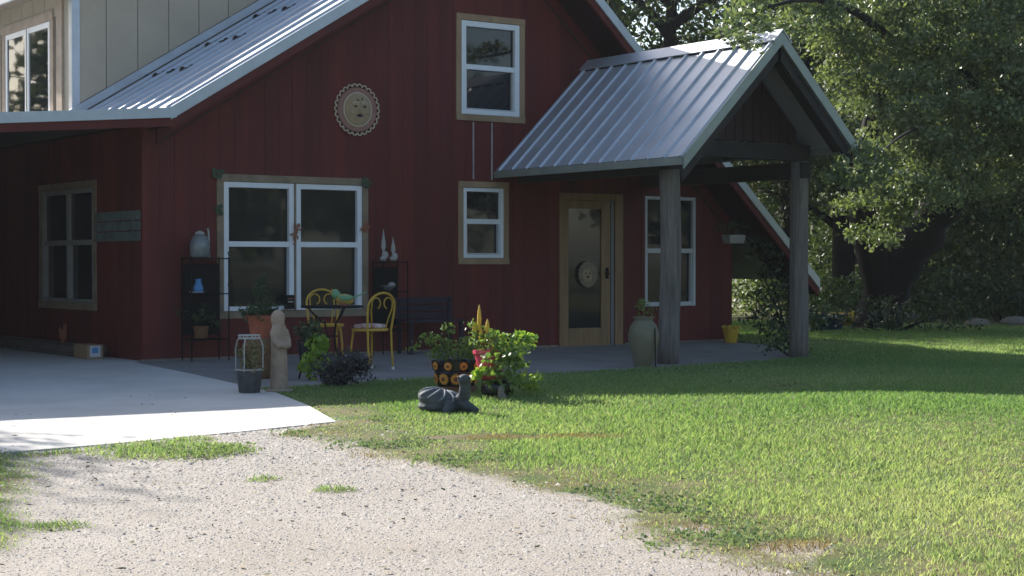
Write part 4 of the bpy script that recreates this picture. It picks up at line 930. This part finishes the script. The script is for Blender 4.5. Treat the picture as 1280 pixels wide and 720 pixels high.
for i, (u, v, d, s, lab) in enumerate(((1133, 399, 34, .35, 'flat pale stone at the back of the lawn by the dark shrub'), (1222, 412, 30, .3, 'flat pale stone at the lit corner of the lawn'), (1270, 408, 31, .4, 'broad brown stone at the lawn edge'))):
    p = at(u, v, d); p.z = gz(p.x, p.y)
    q = tag(B().ell((0, 0, .06), (s, s * .6, .11), 9, 6).ell((s * .5, .05, .05), (s * .5, s * .4, .09), 8, 6).build('garden_rock', 'stone', None, remesh=.03), lab, 'rock', 'rocks around the lawn'); q.location = p
# tree left of the lean-to: it throws the dappled shade on the drive; and the trees across the road, mirrored in the windows
tb = Vector((-7.9, 6.3, 0))
tree('shade_tree', 'shade tree left of the driveway', tb, [limb(tb, tb + Vector((.2, 0, 5)), .3, .18), limb(tb + Vector((.2, 0, 4)), tb + Vector((2.2, -.6, 6.6)), .14, .05), limb(tb + Vector((.2, 0, 4.5)), tb + Vector((-1.8, .5, 7)), .14, .05), limb(tb + Vector((.2, 0, 4.2)), tb + Vector((2.6, -4.0, 5.3)), .1, .03)],
     [(tb + Vector(c), r) for c, r in (((0, 0, 7.4), 1.9), ((1.6, -.4, 6.6), 1.3), ((2.3, -1.0, 5.6), .9), ((-1.8, .4, 7), 1.5), ((1.2, -1.8, 7.4), 1.1), ((1.7, -2.6, 6.6), .8), ((.4, -2.4, 6.2), 1.0), ((2.65, -4.1, 5.3), (.75, .6, .5)))], 10, 16, .24, .13, 'leaf_far')
for i, (xx, yy, h, r) in enumerate(((-46, -34, 9, 5), (-36, -42, 11, 5.5), (-26, -38, 8, 5), (-15, -46, 11, 5.5), (-4, -42, 9, 5), (7, -48, 12, 6), (19, -42, 10, 5.5), (31, -46, 11, 6), (-56, -24, 10, 5), (44, -40, 11, 6), (-11, 25, 10, 4.5), (-18, 22, 11, 5), (-26, 17, 10, 5), (-33, 10, 11, 5))):
    bs = Vector((xx, yy, gz(xx, yy)))
    bl = [(bs + Vector((math.cos(a * 2.4) * r * .55, math.sin(a * 2.4) * r * .55, h * (.35 + .07 * a))), r * .5) for a in range(8)]
    yard = yy > 0
    tree('yard_tree' if yard else 'roadside_tree', 'broad tree beyond the left end of the lean-to' if yard else 'broad tree across the road facing the house', bs, [limb(bs, bs + Vector((0, 0, h * .7)), .35, .15)], bl, 4.0 if yard else 2.2, 12, .6, .55, 'leaf_far', 'trees left of the house' if yard else 'trees across the road', .3)

# ------------------------------------------------------------------ grass and gravel
def in_view(x, y, z, m=160):
    dx, dy = x - CAM.x, y - CAM.y; d = dx * FWD.x + dy * FWD.y; r = dx * RIGHT.x + dy * RIGHT.y
    u = 640 + 2100 * r / np.maximum(d, .1); v = 330 + 2100 * (CAM.z - z) / np.maximum(d, .1)
    return (d > 3) & (u > -m) & (u < 1280 + m) & (v < 800), d
def scatter(n, x0, x1, y0, y1):
    return rng.uniform(x0, x1, n), rng.uniform(y0, y1, n)
def blades(n, box, hmin, hmax, wd, name, m, label, mask, keep, cat=None):
    x, y = scatter(n, *box); z = ground_z(x, y); ok, d = in_view(x, y, z); q = mask(x, y)
    ok &= ~on_slab(x, y) & (rng.random(n) < q) & (rng.random(n) < keep(d)); x, y, z, d, q = x[ok], y[ok], z[ok], d[ok], q[ok]; n = len(x); z = relief(x, y, q)
    tall = noise2(x, y, 1.7, 21) * .5 + .75
    h = rng.uniform(hmin, hmax, n) * tall * (.45 + .55 * q); a = rng.uniform(0, 6.283, n); l = h * rng.uniform(.1, 1.1, n); b = rng.uniform(0, 6.283, n)
    W = wd * rng.uniform(.7, 1.4, n) * np.clip(d / 11, .8, 2.2) / 2; z = z - .005
    base = np.stack([x, y, z], 1); sd = np.stack([np.cos(a) * W, np.sin(a) * W, 0 * W], 1); tip = np.stack([np.cos(b) * l, np.sin(b) * l, h], 1)
    mid = tip * np.array([.4, .4, .62])
    V = np.stack([base - sd, base + sd, base + mid + sd * .75, base + tip, base + mid - sd * .75], 1).reshape(-1, 3); F = np.arange(5 * n).reshape(n, 5)
    dry = np.clip(.33 + .5 * noise2(x, y, 1.1, 31) + .38 * sm((-8.3 - y) / 4) - .2 + rng.normal(0, .22, n) + .5 * (1 - q), 0, 1)
    o = np_mesh(name, V, F, m, None, np.repeat(dry, 5)); return tag(o, label, cat or 'grass', None, 'stuff')
dens = lambda d: np.clip((12.5 / d) ** 1.6, .12, 1)
blades(1400000, (-7, 17, -15.5, 6), .026, .062, .0068, 'lawn_grass', 'grass', 'short sunlit and shaded lawn grass around the drive', grass_mask, dens)
def straw_mask(x, y):
    ed = x - np.interp(y, EDGE_Y, EDGE_X); m = sm((ed + .3) / .3) * sm(1 - (ed - .3) / 2.2) * (.35 + .65 * sm(noise2(x, y, 2.3, 51) * 2 + .3)) * .55
    for px, py, r0 in ((-.75, -8.12, .55), (-.3, -8.35, .5), (-.08, -8.5, .35), (-1.9, -12.4, .4)): m = np.maximum(m, .9 * sm(1.2 - np.hypot(x - px, (y - py) * 1.7) / r0))
    return m * (y < -6.6)
blades(330000, (-3, 4, -15, -6.6), .008, .045, .006, 'dry_grass', 'straw', 'straw coloured dry grass thinning out at the gravel edge', straw_mask, dens)
def weed_mask(x, y):
    e = np.abs(x - np.interp(y, EDGE_Y, EDGE_X) - .12); m = grass_mask(x, y)
    return np.clip(m * 1.4, 0, 1) * np.maximum(sm(1.2 - e / .6) * (noise2(x, y, 3, 41) > .05), sm(1 - np.hypot((x + 2.85) / .55, (y + 7.95) / .4)))
x, y = scatter(90000, -5, 0, -14, -6.6); z = ground_z(x, y); ok, d = in_view(x, y, z); ok &= ~on_slab(x, y) & (rng.random(len(x)) < weed_mask(x, y))
z = relief(x, y, grass_mask(x, y)); P = np.stack([x, y, z + rng.uniform(.006, .04, len(x))], 1)[ok]; V, F, a = leaves(P, .022, .8, .3)
tag(np_mesh('ground_weeds', V, F, 'weed', None, a), 'blue green low weeds creeping along the gravel edge', 'weeds', None, 'stuff')
# gravel stones
def stones(n, box, s0, s1, name, label, dark):
    x, y = scatter(n, *box); z = ground_z(x, y); ok, d = in_view(x, y, z, 120); q = grass_mask(x, y)
    ok &= ~on_slab(x, y) & (rng.random(n) > q * 1.15) & (rng.random(n) < np.clip((12 / d) ** 1.2, .1, 1)); x, y, z, d = x[ok], y[ok], z[ok], d[ok]; n = len(x); z = relief(x, y, q[ok])
    s = np.clip(d / 8.5, 1, 1.7) * (s0 + (s1 - s0) * rng.random(n) ** 3)
    t = np.array([(0, 0, 1), (1, 0, 0), (.3, .95, 0), (-.8, .6, 0), (-.8, -.6, 0), (.3, -.95, 0)], float)
    V = t[None] * s[:, None, None] * rng.uniform(.6, 1.25, (n, 6, 3)); V[:, :, 2] *= .6
    a = rng.uniform(0, 6.283, n); c_, s_ = np.cos(a), np.sin(a); X_ = V[:, :, 0] * c_[:, None] - V[:, :, 1] * s_[:, None]; Y_ = V[:, :, 0] * s_[:, None] + V[:, :, 1] * c_[:, None]
    V = np.stack([X_ + x[:, None], Y_ + y[:, None], V[:, :, 2] + z[:, None] - .1 * s[:, None]], -1).reshape(-1, 3)
    f = np.array([(0, 1, 2), (0, 2, 3), (0, 3, 4), (0, 4, 5), (0, 5, 1)]); F = (np.arange(n)[:, None, None] * 6 + f[None]).reshape(-1, 3)
    v = np.clip(rng.normal(dark, .35, n), 0, 1); o = np_mesh(name, V, F, 'gravelstone', None, np.repeat(v, 6)); return tag(o, label, 'gravel', None, 'stuff')
stones(260000, (-7.5, -1.0, -14.5, -6.4), .003, .0125, 'gravel', 'loose pale limestone gravel of the drive', .35)

stones(3000, (-7.5, -1.0, -14.5, -6.4), .009, .028, 'larger_gravel', 'scattered larger limestone pieces on the gravel drive', .25)
x, y = scatter(5200, -6.5, 14, -15, -3.8); z = ground_z(x, y); ok, d = in_view(x, y, z); ok &= rng.random(len(x)) < np.where(on_slab(x, y), .12, .6)
z = np.where(on_slab(x, y), z + .018, relief(x, y, grass_mask(x, y)) + .01); P = np.stack([x, y, z], 1)[ok]; V, F, a = leaves(P, .045, .5); V[:, 2] = np.repeat(P[:, 2], 4) + (V[:, 2] - np.repeat(P[:, 2], 4)) * .3
tag(np_mesh('fallen_leaves', V, F, 'dry', None, a), 'small dry fallen leaves scattered over lawn and drive', 'leaves', None, 'stuff')

# ------------------------------------------------------------------ thin haze volume added to stand in for lens veil
hb = B().box(-75, 75, -75, 75, -2.0, 16)
hm = bpy.data.materials.new('haze'); hm.use_nodes = True; hn = hm.node_tree.nodes; hn.remove(hn['Principled BSDF'])
pv = hn.new('ShaderNodeVolumePrincipled'); pv.inputs['Color'].default_value = (.86, .92, 1, 1); pv.inputs['Density'].default_value = .00033; pv.inputs['Anisotropy'].default_value = .2
hm.node_tree.links.new(pv.outputs[0], hn['Material Output'].inputs['Volume']); MATS['haze'] = hm
tag(hb.build('haze', 'haze'), 'thin pale haze volume added in place of lens veil', 'haze', None, 'stuff')
